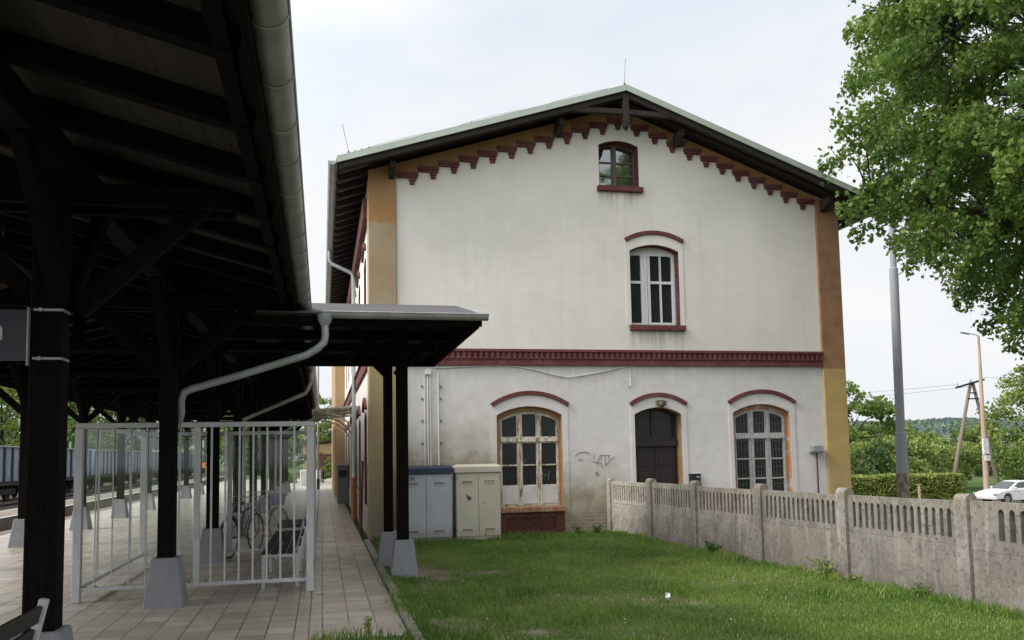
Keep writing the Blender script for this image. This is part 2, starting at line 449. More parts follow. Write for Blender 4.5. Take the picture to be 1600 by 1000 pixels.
def paving_mat():
    N = NT('concrete_paving_slabs'); P = N.co(); o = N.sep(P)
    b = N.n('ShaderNodeTexBrick'); wob = N.noise(.6, 2, .5)
    mp = N.mapping(P, rot=(0, 0, R(90)))
    N.l(mp, b.inputs[0])
    b.offset = .37; b.offset_frequency = 1; b.squash = 1
    b.inputs['Scale'].default_value = 1; b.inputs['Brick Width'].default_value = .34; b.inputs['Row Height'].default_value = .262
    b.inputs['Mortar Size'].default_value = .0085; b.inputs['Mortar Smooth'].default_value = .3; b.inputs['Bias'].default_value = .0
    b.inputs['Color1'].default_value = (.66, .595, .50, 1); b.inputs['Color2'].default_value = (.42, .37, .305, 1); b.inputs['Mortar'].default_value = (.085, .08, .055, 1)
    n = N.noise(2.2, 6, .65); f = N.noise(45, 5, .7)
    col = N.mix(N.ramp(n, [(.35, 0.), (.7, .55)]), b.outputs[0], (.35, .31, .26))
    pk = N.ramp(N.noise(.9, 3, .5), [(.5, 0.), (.65, .5)])
    col = N.mix(pk, col, (.52, .40, .33))
    col = N.mix(N.ramp(f, [(.4, 0.), (.75, .3)]), col, (.16, .145, .12))
    damp = N.ramp(N.noise(1, 5, .6, N.mapping(P, scale=(.5, 1.6, 1))), [(.5, 0.), (.68, .5)])
    col = N.mix(damp, col, (.27, .23, .185))
    rough = N.ramp(N.noise(1.5, 5, .6), [(.3, .24), (.7, .46)])
    h = N.math('SUBTRACT', N.math('MULTIPLY', f, .25), b.outputs[1])
    return N.bsdf(col, rough, 0, .5, h, .5, .006)
M['paving'] = paving_mat()
M['kerb'] = simple('kerb_concrete', (.30, .27, .22), (.22, .20, .16), 5, .9, 0, .3, .4)

def ground_mat():
    N = NT('ground_earth_and_grass'); P = N.co()
    a = N.noise(.8, 6, .6); b = N.noise(14, 6, .7); c = N.noise(.05, 4, .5)
    g = N.mix(N.ramp(b, [(.35, 0.), (.7, 1.)]), (.035, .070, .016), (.075, .125, .030))
    g = N.mix(N.ramp(c, [(.4, 0.), (.65, .6)]), g, (.10, .13, .05))
    d = N.mix(N.ramp(b, [(.35, 0.), (.65, 1.)]), (.14, .11, .075), (.20, .165, .12))
    col = N.mix(N.ramp(a, [(.60, 0.), (.72, .6)]), g, d)
    return N.bsdf(col, .97, 0, .15, b, .6, .03)
M['ground'] = ground_mat()
def lawn_mat():
    N = NT('lawn_soil'); b = N.noise(16, 6, .7)
    d = N.mix(N.ramp(b, [(.35, 0.), (.65, 1.)]), (.17, .135, .09), (.27, .225, .16))
    g = N.mix(N.ramp(b, [(.35, 0.), (.65, 1.)]), (.060, .085, .025), (.10, .125, .04))
    at = N.n('ShaderNodeAttribute', attribute_name='vary')
    col = N.mix(at.outputs['Fac'], g, d)
    return N.bsdf(col, .97, 0, .15, b, .6, .02)
M['lawn'] = lawn_mat()
def leafy(name, stops, transl=.35, rough=.55):
    N = NT(name)
    at = N.n('ShaderNodeAttribute', attribute_name='vary')
    col = N.ramp(at.outputs['Fac'], stops)
    b = N.n('ShaderNodeBsdfPrincipled'); N.l(col, b.inputs['Base Color']); b.inputs['Roughness'].default_value = rough
    b.inputs['Specular IOR Level'].default_value = .35
    t = N.n('ShaderNodeBsdfTranslucent')
    tc = N.mix(.5, col, (.16, .26, .03)); N.l(tc, t.inputs[0])
    m = N.n('ShaderNodeMixShader'); m.inputs[0].default_value = transl
    N.l(b.outputs[0], m.inputs[1]); N.l(t.outputs[0], m.inputs[2]); N.l(m.outputs[0], N.out.inputs[0])
    return N.m
M['grass'] = leafy('grass_blades', [(0, (.055, .112, .022)), (.45, (.130, .228, .042)), (.8, (.215, .315, .066)), (.92, (.32, .37, .10)), (1, (.52, .46, .24))], .35, .6)
M['linden'] = leafy('linden_leaves', [(0, (.034, .080, .015)), (.5, (.105, .185, .034)), (1, (.215, .30, .062))], .4)
M['leaf_dark'] = leafy('dark_green_leaves', [(0, (.030, .065, .018)), (.5, (.066, .115, .03)), (1, (.12, .175, .045))], .3)
M['leaf_mid'] = leafy('mid_green_leaves', [(0, (.055, .10, .022)), (.5, (.125, .19, .042)), (1, (.215, .275, .07))], .35)
M['leaf_pale'] = leafy('pale_green_leaves', [(0, (.10, .15, .035)), (.5, (.22, .275, .07)), (1, (.33, .36, .11))], .35)
M['hedge_leaf'] = leafy('clipped_hedge_leaves', [(0, (.13, .17, .04)), (.5, (.26, .305, .07)), (1, (.38, .38, .12))], .3)
M['bark'] = simple('tree_bark', (.065, .055, .043), (.04, .034, .028), 8, .9, 0, .2, .5)
M['pole_conc'] = simple('grey_lamp_post_paint', (.33, .33, .355), (.29, .29, .31), 3, .6, 0, .4, .1)
M['pole_rust'] = simple('rusted_lamp_post_foot', (.13, .075, .06), (.36, .33, .28), 5, .8)
M['pole_wood'] = simple('tarred_wood_pole', (.20, .15, .125), (.26, .195, .15), 3, .85, stretch=(6, 6, .6))
M['pole_tan'] = simple('tan_concrete_pole', (.38, .27, .19), (.46, .36, .27), 1.2, .85)
M['wire'] = simple('overhead_wire', (.10, .10, .11), None, 3, .6)
M['blue_sign'] = simple('navy_sign_enamel', (.006, .009, .020), (.005, .008, .018), 3, .35, 0, .5, .02)
M['sign_white'] = simple('white_sign_paint', (.70, .70, .70), None, 3, .5)
M['strap'] = simple('galvanised_strap', (.42, .43, .42), None, 9, .45, .4)
M['plank'] = simple('dark_bench_planks', (.030, .025, .020), (.020, .017, .014), 4, .6, 0, .35, .25, objco=True)
M['orange_sign'] = simple('orange_board', (.62, .28, .02), (.58, .25, .02), 3, .5)
M['car'] = simple('white_car_paint', (.72, .70, .70), (.70, .68, .68), 1, .22, 0, .5, .0)
M['tyre'] = simple('tyre_rubber', (.018, .018, .018), None, 9, .8)
M['alloy'] = simple('wheel_alloy', (.40, .40, .41), None, 9, .35, .7)
M['car_glass'] = simple('car_window_glass', (.06, .075, .07), (.05, .065, .06), 3, .08, 0, .8, .0)
M['lamp_red'] = simple('tail_light_plastic', (.35, .02, .02), None, 3, .3)
M['lamp_clear'] = simple('headlight_plastic', (.55, .56, .58), None, 3, .15)
def wagon_mat(name, c):
    N = NT(name); P = N.obj()
    n = N.noise(2.2, 5, .65, P); s = N.noise(1, 5, .65, N.mapping(P, scale=(3, 3, .5)))
    col = N.mix(N.ramp(n, [(.35, 0.), (.7, 1.)]), c, tuple(x * 1.5 + .03 for x in c))
    col = N.mix(N.ramp(s, [(.5, 0.), (.72, .75)]), col, (.10, .075, .06))
    col = N.mix(N.ramp(N.noise(1.6, 4, .6, P), [(.58, 0.), (.7, .6)]), col, (.34, .36, .40))
    return N.bsdf(col, .7, 0, .3, n, .1, .01)
M['wagon_blue'] = wagon_mat('faded_blue_wagon_paint', (.105, .135, .22))
M['wagon_grey'] = wagon_mat('faded_grey_wagon_paint', (.19, .22, .27))
M['wagon_rib'] = simple('wagon_rib_navy', (.030, .040, .080), (.05, .06, .10), 3, .6, objco=True)
M['wagon_rim'] = simple('wagon_rim_pale', (.40, .40, .39), None, 3, .7, objco=True)
M['under'] = simple('grimy_underframe', (.022, .018, .016), (.035, .028, .024), 6, .8, objco=True)
M['ballast'] = simple('brown_track_ballast', (.085, .070, .058), (.14, .12, .10), 4, .95, 0, .2, .9, fine=26, bd=.04)
M['rail'] = simple('worn_rail_steel', (.30, .28, .26), (.20, .17, .15), 3, .35, .6)
M['strip'] = simple('low_platform_surface', (.24, .20, .155), (.18, .15, .115), 2, .9)
M['asphalt'] = simple('street_asphalt', (.055, .054, .052), (.07, .068, .065), 3, .9)
M['stucco_tan'] = simple('tan_stucco', (.42, .30, .16), (.36, .25, .13), 2, .9)
M['awn_frame'] = simple('cream_steel_frame', (.50, .47, .40), None, 5, .5)
M['machine'] = simple('grey_machine_casing', (.17, .175, .165), (.13, .135, .125), 4, .5)
M['paper'] = simple('white_paper', (.80, .80, .80), None, 3, .8)
M['flower'] = simple('white_clover_flower', (.62, .64, .55), None, 30, .8)
M['bike_blue'] = simple('blue_bag_fabric', (.015, .035, .12), None, 8, .8)
M['bike_frame'] = simple('silver_bike_paint', (.10, .105, .11), None, 8, .35, .3)
def hill_mat():
    N = NT('hazed_distant_forest'); a = N.noise(.02, 6, .65); b = N.noise(.12, 5, .7)
    col = N.mix(N.ramp(a, [(.42, 0.), (.56, 1.)]), (.10, .135, .15), (.17, .20, .14))  # forest greens with a bluish distance haze put into the colour
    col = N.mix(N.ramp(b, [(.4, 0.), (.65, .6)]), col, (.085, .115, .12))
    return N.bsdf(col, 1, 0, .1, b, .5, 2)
M['hill'] = hill_mat()
M['field'] = simple('pale_meadow', (.15, .20, .075), (.19, .23, .10), .05, .95)

# ------------------------------------------------------------------ maps for upright planes
YF = 17.45                      # the gable wall faces the camera at this depth
XW = 0.94                       # the long wall faces the platform at this x
XE = 11.53
gm = lambda a, z, d: (a, YF - d, z)
wm = lambda a, z, d: (XW - d, a, z)

def arch_pts(a0, a1, z0, zs, rise, n=14):
    """outline: bottom left, bottom right, then over the segmental arch"""
    w = (a1 - a0) / 2; c = (a0 + a1) / 2
    r = (w * w + rise * rise) / (2 * rise); zc = zs + rise - r
    t = math.asin(min(1, w / r))
    pts = [(a0, z0), (a1, z0)]
    for i in range(n + 1):
        th = t - 2 * t * i / n
        pts.append((c + r * math.sin(th), zc + r * math.cos(th)))
    return pts
def arch_band(a0, a1, zs, rise, th, n=18):
    w = (a1 - a0) / 2; c = (a0 + a1) / 2
    r = (w * w + rise * rise) / (2 * rise); zc = zs + rise - r
    t = math.asin(min(1, w / r)); up = []; dn = []
    for i in range(n + 1):
        a = -t + 2 * t * i / n
        up.append((c + r * math.sin(a), zc + r * math.cos(a)))
        dn.append((c + (r - th) * math.sin(a), zc + (r - th) * math.cos(a)))
    return up + dn[::-1]
def arch_z(a, a0, a1, zs, rise):
    w = (a1 - a0) / 2; c = (a0 + a1) / 2
    r = (w * w + rise * rise) / (2 * rise)
    return zs + rise - r + math.sqrt(max(0, r * r - (a - c) ** 2))
def cell(a0, a1, z0, z1, A0, A1, zs, rise, ins, n=5):
    """glazing opening clipped under the arch by ins"""
    top = []
    for i in range(n + 1):
        a = a1 + (a0 - a1) * i / n
        top.append((a, min(z1, arch_z(a, A0, A1, zs, rise) - ins)))
    return [(a0, z0), (a1, z0)] + top

# ================================================================== STATION BUILDING
bld = empty('station_building', (6.2, YF, 0), 'white plastered gabled station house with red brick bands and orange painted corners', 'building')
RIDGE = (6.27, 9.36); LE = (.26, 7.46); RE = (12.32, 7.12)     # roof line, top surface
sl = (RIDGE[1] - LE[1]) / (RIDGE[0] - LE[0]); sr = (RIDGE[1] - RE[1]) / (RE[0] - RIDGE[0])
rz = lambda x: RIDGE[1] - (RIDGE[0] - x) * sl if x < RIDGE[0] else RIDGE[1] - (x - RIDGE[0]) * sr
TH = .17                                                       # roof thickness
OPEN = dict(attic=(5.86, 6.77, 7.42, 8.34, .11), mid=(6.50, 7.635, 4.385, 6.02, .14),
            g1=(3.50, 4.90, .50, 2.465, .185), door=(6.50, 7.572, .0, 2.46, .15), g2=(8.78, 10.15, .50, 2.485, .185))
outer = [(XW, -.3), (XE, -.3), (XE, rz(XE) - TH), (RIDGE[0], RIDGE[1] - TH), (XW, rz(XW) - TH)]
w = MB(); w.plate(gm, outer, [arch_pts(*v) for v in OPEN.values()], -.34, 0)
w.build('gable_wall', M['wall'], bld)
# west wall, towards the platform
WY1 = 37.6
wop = []
for yc in (19.55, 22.6, 25.2, 28.6, 31.9, 35.2):
    wop.append((yc - .6, yc + .6, .02 if yc in (22.6, 28.6) else .6, 2.5, .17))
for yc in (19.55, 22.6, 25.2, 28.6, 31.9, 35.2):
    wop.append((yc - .55, yc + .55, 4.4, 6.0, .14))
w = MB(); w.plate(wm, [(YF + .342, -.3), (WY1, -.3), (WY1, rz(XW) - TH), (YF + .342, rz(XW) - TH)], [arch_pts(*v) for v in wop], -.34, 0)
w.build('platform_wall', M['wall'], bld)
w = MB(); w.box(XE - .34, XE, YF + .342, 50, -.4, rz(XE) - TH); w.box(XW + .4, XE - .342, 49.7, 50, -.4, 7.0)
w.build('rear_wall', M['wall'], bld)
w = MB(); w.box(XW + .36, XE - .36, YF + .9, YF + .95, -.2, 7.0); w.box(2.2, 2.25, YF + 1, 49, -.2, 7.0)
w.build('interior_partition', M['vent_dark'], bld)
# projecting bay at the far end of the platform side
w = MB(); w.box(.52, 1.6, WY1 + .002, 50.2, -.3, 7.2)
w.build('projecting_bay', M['stucco_tan'], bld, bevel=.02)
# corner strips
for nm, a0, a1, mt in (('corner_pilaster', XW - .035, 1.47, 'pil_l'), ('corner_pilaster', 11.0, XE + .035, 'pil_r')):
    w = MB(); zt = min(rz(a0), rz(a1)) - TH - .02
    if a0 < 2:
        w.plate(gm, [(a0, -.3), (a1, -.3), (a1, rz(a1) - TH - .01), (a0, rz(a0) - TH - .01)], [], .002, .07); w.box(a0, XW - .002, YF, YF + .45, -.3, 7.35)
    else:
        w.plate(gm, [(a0, -.3), (a1, -.3), (a1, rz(a1) - TH - .01), (a0, rz(a0) - TH - .01)], [], .002, .07); w.box(XE + .002, a1, YF, YF + .5, -.3, 7.2)
    o = w.build(nm, M[mt], bld, bevel=.012)
    tag(o, 'left corner strip with flaking orange and tan paint' if a0 < 2 else 'right corner strip, orange above and yellow below')
# gable field in orange above the stepped bricks, and the bricks
capL = [1.48, 1.93, 2.36, 2.79, 3.20, 3.61, 4.03, 4.44, 4.85, 5.26, 5.66]
capR = [6.62, 7.03, 7.45, 7.85, 8.24, 8.62, 9.00, 9.39, 9.77, 10.17, 10.57]
zL = lambda x: 7.47 + (x - 1.48) * .318
zR = lambda x: 8.80 - (x - 6.62) * .372
steps = []                                   # (x0, x1, ztop, stub x)
for i, x in enumerate(capL):
    x1 = (capL + [6.07])[i + 1]; steps.append((x, x1, zL(x), x + (x1 - x) * .58))
steps.append((6.07, 6.62, 8.93, 6.25))
for i, x in enumerate(capR):
    x1 = (capR + [11.0])[i + 1]; steps.append((x, x1, zR(x), x + (x1 - x) * .14))
poly = [(1.47, rz(1.47) - TH - .01), (1.47, 7.47)]
for x0, x1, zt, xs in steps: poly += [(x0 + .001, zt), (x1 - .001, zt)]
poly += [(11.0, steps[-1][2]), (11.0, rz(11.0) - TH - .01), (RIDGE[0], RIDGE[1] - TH - .01)]
w = MB(); w.plate(gm, poly[::-1], [], .002, .035); w.build('gable_field', M['gable_orange'], bld)
w = MB()
for x0, x1, zt, xs in steps:
    j = random.uniform(-.006, .006)
    w.box(x0 - .015, x1 + .0, YF - .085, YF - .002, zt - .05, zt + .012)
    w.box(x0 + .0, x1 - .02, YF - .068, YF - .0022, zt - .098 + j, zt - .0505)
    w.box(xs + j, xs + .135 + j, YF - .062, YF - .0024, zt - .165, zt - .1055)
    w.box(xs + .018 + j, xs + .115 + j, YF - .052, YF - .0026, zt - .228 + j, zt - .1655)
w.build('corbel_frieze', M['brick'], bld, bevel=.004)
# belt course with a row of dentils
w = MB()
w.box(1.475, 10.995, YF - .11, YF - .002, 3.775, 3.835); w.box(1.475, 10.995, YF - .055, YF - .002, 3.575, 3.774)
w.box(1.475, 10.995, YF - .085, YF - .002, 3.50, 3.574)
x = 1.50
while x < 10.95:
    w.box(x, x + .062, YF - .095, YF - .0555, 3.63, 3.7735); x += .118
w.build('belt_course', M['brick'], bld, bevel=.004)
w = MB()
w.box(XW - .10, XW - .002, YF + .46, WY1 - .02, 3.775, 3.835); w.box(XW - .06, XW - .002, YF + .46, WY1 - .02, 3.50, 3.774)
w.box(XW - .12, XW - .002, YF + .46, WY1 - .02, 6.62, 7.05)
w.build('platform_belt_course', M['brick'], bld, bevel=.004)

def hood(mp, a0, a1, zs, rise, parent, th=.085):
    w = MB(); w.plate(mp, arch_band(a0, a1, zs, rise, th), [], .002, .055)
    return w.build('hood_mould', M['brick'], parent, bevel=.006)

# ---- attic window
A = OPEN['attic']
fr = MB(); dz = -.24; q = A
cells = [cell(5.885, 6.235, 7.45, 7.72, *A[:2], A[3], A[4], .06), cell(5.885, 6.235, 7.75, 8.02, *A[:2], A[3], A[4], .06), cell(5.885, 6.235, 8.05, 9, *A[:2], A[3], A[4], .05),
         cell(6.345, 6.745, 7.45, 7.72, *A[:2], A[3], A[4], .06), cell(6.345, 6.745, 7.75, 8.02, *A[:2], A[3], A[4], .06), cell(6.345, 6.745, 8.05, 9, *A[:2], A[3], A[4], .05)]
ins = lambda a, e: (a[0] + e, a[1] - e, a[2] + e, a[3] - e, a[4])
fr.plate(gm, arch_pts(*ins(A, .002)), cells, dz - .05, dz)
fr.bar((6.29, YF - dz - .012, 7.43), (6.29, YF - dz - .012, 8.40), .05, .03, (0, 1, 0))
win = fr.build('window', M['old_wood'], bld); tag(win, 'small brown wooden attic window under the roof peak')
g = MB(); g.plate(gm, arch_pts(*ins(A, .01)), [], dz - .035, dz - .03); g.build('pane', M['glass_sky'], win)
g = MB(); g.plate(gm, arch_pts(A[0] + .0005, A[1] - .0005, A[2] + .0005, A[3] - .0005, A[4]), [arch_pts(*ins(A, .012))], dz + .002, -.001); g.build('reveal', M['brick'], win)
g = MB(); g.box(5.80, 6.84, YF - .10, YF - .002, 7.30, 7.415); g.build('sill', M['brick'], win, bevel=.008)

# ---- upper white window
A = OPEN['mid']; dz = -.22
fr = MB()
ca = [cell(6.50 + .02, 6.83, 4.47, 5.34, *A[:2], A[3], A[4], .2), cell(6.52, 6.83, 5.40, 5.97, *A[:2], A[3], A[4], .12)]
cb = [cell(7.04, 7.27, 4.47, 5.34, *A[:2], A[3], A[4], .2), cell(7.04, 7.27, 5.40, 5.97, *A[:2], A[3], A[4], .12),
      cell(7.31, 7.55, 4.47, 5.34, *A[:2], A[3], A[4], .2), cell(7.31, 7.55, 5.40, 5.97, *A[:2], A[3], A[4], .12)]
fr.plate(gm, arch_pts(*ins(A, .002)), ca + cb, dz - .06, dz)
fr.plate(gm, [(6.98, 4.42), (7.60, 4.42), (7.60, 6.02), (6.98, 6.02)], [[(7.04, 4.48), (7.55, 4.48), (7.55, 5.96), (7.04, 5.96)]], dz + .001, dz + .022)
fr.bar((6.93, YF - dz - .02, 4.41), (6.93, YF - dz - .02, 6.04), .055, .04, (0, 1, 0))
win = fr.build('window', M['upvc'], bld, bevel=.004); tag(win, 'white framed upper window with one wide casement')
g = MB(); g.plate(gm, arch_pts(*ins(A, .01)), [], dz - .045, dz - .04); g.build('pane', M['glass'], win)
g = MB(); g.plate(gm, arch_pts(A[0] + .0005, A[1] - .0005, A[2] + .0005, A[3] - .0005, A[4]), [arch_pts(*ins(A, .014))], dz + .023, -.001); g.build('reveal', M['brick'], win)
g = MB(); g.box(6.45, 7.71, YF - .12, YF - .002, 4.265, 4.38); g.build('sill', M['brick'], win, bevel=.008)
hood(gm, 6.385, 7.765, 6.285, .185, win)
g = MB(); g.plate(gm, arch_pts(6.40, 7.735, 4.39, 6.26, .155), [arch_pts(A[0], A[1], 4.389, A[3], A[4])], .001, .014); g.build('architrave', M['wall'], win)

# ---- ground floor windows
def ground_window(A, peelmat, style):
    dz = -.16
    a0, a1 = A[0] + .095, A[1] - .05
    zs, ri = A[3] - .09, A[4] * .92
    m1 = a0 + (a1 - a0) * .335; m2 = a0 + (a1 - a0) * .665
    cols = [(a0 + .045, m1 - .06), (m1 + .06, m2 - .06), (m2 + .06, a1 - .045)]
    fr = MB(); cl = []
    if style == 'old':
        rows = [(1.02, 1.415), (1.445, 1.885)]; tz = (2.02, 9)
    else:
        rows = [(.70, 1.02), (1.05, 1.45), (1.48, 1.90)]; tz = (2.035, 9)
    for c0, c1 in cols:
        for r0, r1 in rows: cl.append([(c0, r0), (c1, r0), (c1, r1), (c0, r1)])
        cl.append(cell(c0, c1, tz[0], tz[1], a0, a1, zs, ri, .05))
    fr.plate(gm, arch_pts(a0, a1, .585, zs, ri), cl, dz - .06, dz)
    fr.box(a0 + .01, a1 - .01, YF - dz - .045, YF - dz - .0005, 1.915, 1.995)
    for mm in (m1, m2):
        for e in (-.034, .034):
            fr.box(mm + e - .014, mm + e + .014, YF - dz - .022, YF - dz - .0006, .60, 1.91)
        fr.box(mm - .03, mm + .03, YF - dz - .022, YF - dz - .0006, 2.0, zs + ri * .75)
    if style == 'old':
        pass
    win = fr.build('window', peelmat, bld, bevel=.004)
    if style == 'old':
        g = MB()
        for c0, c1 in cols: g.box(c0 - .012, c1 + .012, YF - dz - .014, YF - dz - .0008, .63, .995)
        g.build('lower_panel', M['white_wood'], win, bevel=.006)
    g = MB(); g.plate(gm, arch_pts(a0 + .01, a1 - .01, .6, zs - .01, ri), [], dz - .045, dz - .04); g.build('pane', M['glass'], win)
    # painted surround set back in the opening
    g = MB(); g.plate(gm, arch_pts(A[0] + .001, A[1] - .001, .585, A[3] - .001, A[4]), [arch_pts(a0 + .001, a1 - .001, .586, zs, ri)], dz - .05, dz + .03)
    g.plate(gm, arch_pts(A[0] + .0005, A[1] - .0005, .584, A[3] - .0005, A[4]), [arch_pts(A[0] + .012, A[1] - .012, .5845, A[3] - .012, A[4])], dz + .031, -.001)
    g.build('surround', M['reveal'] if style == 'old' else M['reveal_flaky'], win)
    hood(gm, A[0] - .125, A[1] + .16, A[3] + .245, .26, win)
    g = MB(); g.plate(gm, arch_pts(A[0] - .10, A[1] + .12, .30, A[3] + .22, .235), [arch_pts(A[0], A[1], .301, A[3], A[4])], .001, .015); g.build('architrave', M['wall'], win)
    return win
w1 = ground_window(OPEN['g1'], M['peel'], 'old'); tag(w1, 'old window with flaking white paint and blind lower panels')
A = OPEN['g1']
g = MB(); g.box(A[0] - .04, A[1] + .01, YF - .13, YF + .14, .47, .583); g.build('sill', M['brick_sill'], w1, bevel=.012)
g = MB(); g.box(A[0] + .0, A[1] - .0, YF - .05, YF - .016, -.2, .10); g.box(A[0], A[1], YF - .06, YF - .016, .36, .468)
g.box(A[0], A[0] + .16, YF - .06, YF - .016, .10, .36); g.box(A[1] - .2, A[1], YF - .06, YF - .016, .10, .36)
g.box(A[0] + .16, A[1] - .2, YF - .022, YF - .016, .10, .36)
for r_ in range(3):
    xx = A[0] + .19 + (.05 if r_ % 2 else 0)
    while xx < A[1] - .25:
        g.bar((xx, YF - .035, .125 + r_ * .08), (xx + .05, YF - .035, .185 + r_ * .08), .03, .03, (0, 1, 0)); xx += .10
g.build('brick_apron', M['brick_apron'], w1, bevel=.004)
# faint pale scribbles left on the panes
g = MB()
def scribble(g, pts, y, r=.006):
    g.tube([(x, y, z) for x, z in pts], r, 5)
scribble(g, [(3.98, 1.47), (4.06, 1.50), (4.02, 1.55), (4.10, 1.58), (4.16, 1.52), (4.12, 1.48), (4.05, 1.52)], YF + .20)
scribble(g, [(4.45, 1.08), (4.50, 1.20), (4.56, 1.33), (4.60, 1.18), (4.66, 1.30), (4.62, 1.10), (4.52, 1.14), (4.58, 1.24)], YF + .20, .004)
g.each('pane_scribble', M['zinc_light'], w1)
w2 = ground_window(OPEN['g2'], M['white_wood'], 'new'); tag(w2, 'white three light window behind a thin iron grille')
A = OPEN['g2']
g = MB(); g.box(A[0] - .04, A[1] + .03, YF - .12, YF + .14, .47, .583); g.build('sill', M['brick'], w2, bevel=.01)
g = MB(); x = A[0] + .07
while x < A[1] - .03:
    g.box(x, x + .004, YF + .072, YF + .077, .60, min(arch_z(x, A[0], A[1], A[3], A[4]) - .03, 2.62)); x += .075
z = .72
while z < 2.5:
    g.box(A[0] + .014, A[1] - .014, YF + .0775, YF + .082, z, z + .005); z += .19
g.build('grille', M['machine'], w2)

# ---- door
A = OPEN['door']; dz = -.25
fr = MB()
fr.plate(gm, arch_pts(*ins(A, .002)), [cell(A[0] + .07, 6.97, 1.98, 9, *A[:2], A[3], A[4], .06), cell(7.05, A[1] - .07, 1.98, 9, *A[:2], A[3], A[4], .06),
                                        [(A[0] + .06, .03), (A[1] - .06, .03), (A[1] - .06, 1.76), (A[0] + .06, 1.76)]], dz - .07, dz)
fr.box(A[0] + .01, A[1] - .01, YF - dz - .06, YF - dz - .001, 1.78, 1.90); fr.box(A[0] + .02, A[1] - .02, YF - dz - .035, YF - dz - .001, 1.90, 1.94)
door = fr.build('door', M['door_wood'], bld, bevel=.005)
tag(door, 'dark double door with studs under a fanlight')
for s, (b0, b1) in enumerate(((A[0] + .062, 7.033), (7.038, A[1] - .062))):
    lf = MB(); lf.box(b0, b1, YF - dz + .01, YF - dz + .05, .03, 1.755)
    for z0, z1 in ((.12, .45), (.53, .86), (.94, 1.27), (1.35, 1.66)):
        lf.box(b0 + .08, b1 - .08, YF - dz - .006, YF - dz + .0095, z0, z1)
    leaf = lf.build('door_leaf', M['door_wood'], door, bevel=.008)
    st = MB()
    for z in (.49, .90, 1.31, 1.50):
        for xx in (b0 + .035, b1 - .035):
            st.tube([(xx, YF - dz - .012, z), (xx, YF - dz + .0098, z)], .016, 8)
    st.each('stud', M['door_metal'], leaf)
g = MB(); g.plate(gm, arch_pts(*ins(A, .01)), [], dz - .045, dz - .04); g.build('pane', M['glass'], door)
g = MB(); g.plate(gm, arch_pts(A[0] + .0005, A[1] - .0005, .001, A[3] - .0005, A[4]), [arch_pts(A[0] + .012, A[1] - .012, .0015, A[3] - .012, A[4])], dz + .002, -.001); g.build('reveal', M['reveal'], door)
hood(gm, 6.385, 7.715, 2.705, .22, door)
g = MB(); g.plate(gm, arch_pts(6.41, 7.69, .05, 2.68, .195), [arch_pts(A[0], A[1], .0501, A[3], A[4])], .001, .015); g.build('architrave', M['wall'], door)

# ---- platform side openings
for i, q in enumerate(wop):
    fr = MB(); dz = -.15
    a0, a1 = q[0] + .05, q[1] - .05
    cl = [cell(a0 + .05, (a0 + a1) / 2 - .04, q[2] + .08, q[3] - .45, a0, a1, q[3] - .05, q[4], .3), cell((a0 + a1) / 2 + .04, a1 - .05, q[2] + .08, q[3] - .45, a0, a1, q[3] - .05, q[4], .3),
          cell(a0 + .05, (a0 + a1) / 2 - .04, q[3] - .37, 9, a0, a1, q[3] - .05, q[4], .05), cell((a0 + a1) / 2 + .04, a1 - .05, q[3] - .37, 9, a0, a1, q[3] - .05, q[4], .05)]
    fr.plate(wm, arch_pts(a0, a1, q[2] + .003, q[3] - .05, q[4]), cl, dz - .06, dz)
    win = fr.build('window', M['white_wood'], bld)
    g = MB(); g.plate(wm, arch_pts(a0 + .01, a1 - .01, q[2] + .01, q[3] - .06, q[4]), [], dz - .045, dz - .04); g.build('pane', M['glass'], win)
    g = MB(); g.plate(wm, arch_pts(q[0] + .0005, q[1] - .0005, q[2] + .001, q[3] - .0005, q[4]), [arch_pts(a0 + .001, a1 - .001, q[2] + .0015, q[3] - .05, q[4])], dz - .05, -.001); g.build('surround', M['brick'], win)
    hood(wm, q[0] - .12, q[1] + .12, q[3] + .24, .24, win)

# ---- roof: tiles, pale metal verge, timbers of the overhang
Y0 = 16.70; Y1 = 50.6
w = MB()
for xa, xb in ((LE[0], RIDGE[0]), (RIDGE[0], RE[0])):
    za, zb = rz(xa), rz(xb)
    w.add([(xa, Y0 + .03, za), (xb, Y0 + .03, zb), (xb, Y1, zb), (xa, Y1, za), (xa, Y0 + .03, za - .05), (xb, Y0 + .03, zb - .05), (xb, Y1, zb - .05), (xa, Y1, za - .05)],
          [(0,1,2,3),(7,6,5,4),(0,4,5,1),(1,5,6,2),(2,6,7,3),(3,7,4,0)])
w.build('roof', M['tile'], bld)
w = MB()
for xa, xb in ((LE[0] + .012, RIDGE[0] - .001), (RIDGE[0] + .001, RE[0] - .012)):
    za, zb = rz(xa), rz(xb)
    vs = []
    for y in (Y0, Y0 + .028):
        vs += [(xa, y, za + .025), (xb, y, zb + .025), (xb, y, zb - .085), (xa, y, za - .085)]
    w.add(vs, [(0,1,2,3),(7,6,5,4),(0,4,5,1),(1,5,6,2),(2,6,7,3),(3,7,4,0)])
    vs = []
    for y in (Y0, Y0 + .22):
        vs += [(xa, y, za + .045), (xb, y, zb + .045), (xb, y, zb + .026), (xa, y, za + .026)]
    w.add(vs, [(0,1,2,3),(7,6,5,4),(0,4,5,1),(1,5,6,2),(2,6,7,3),(3,7,4,0)])
w.build('verge_flashing', M['fascia'], bld)
w = MB()
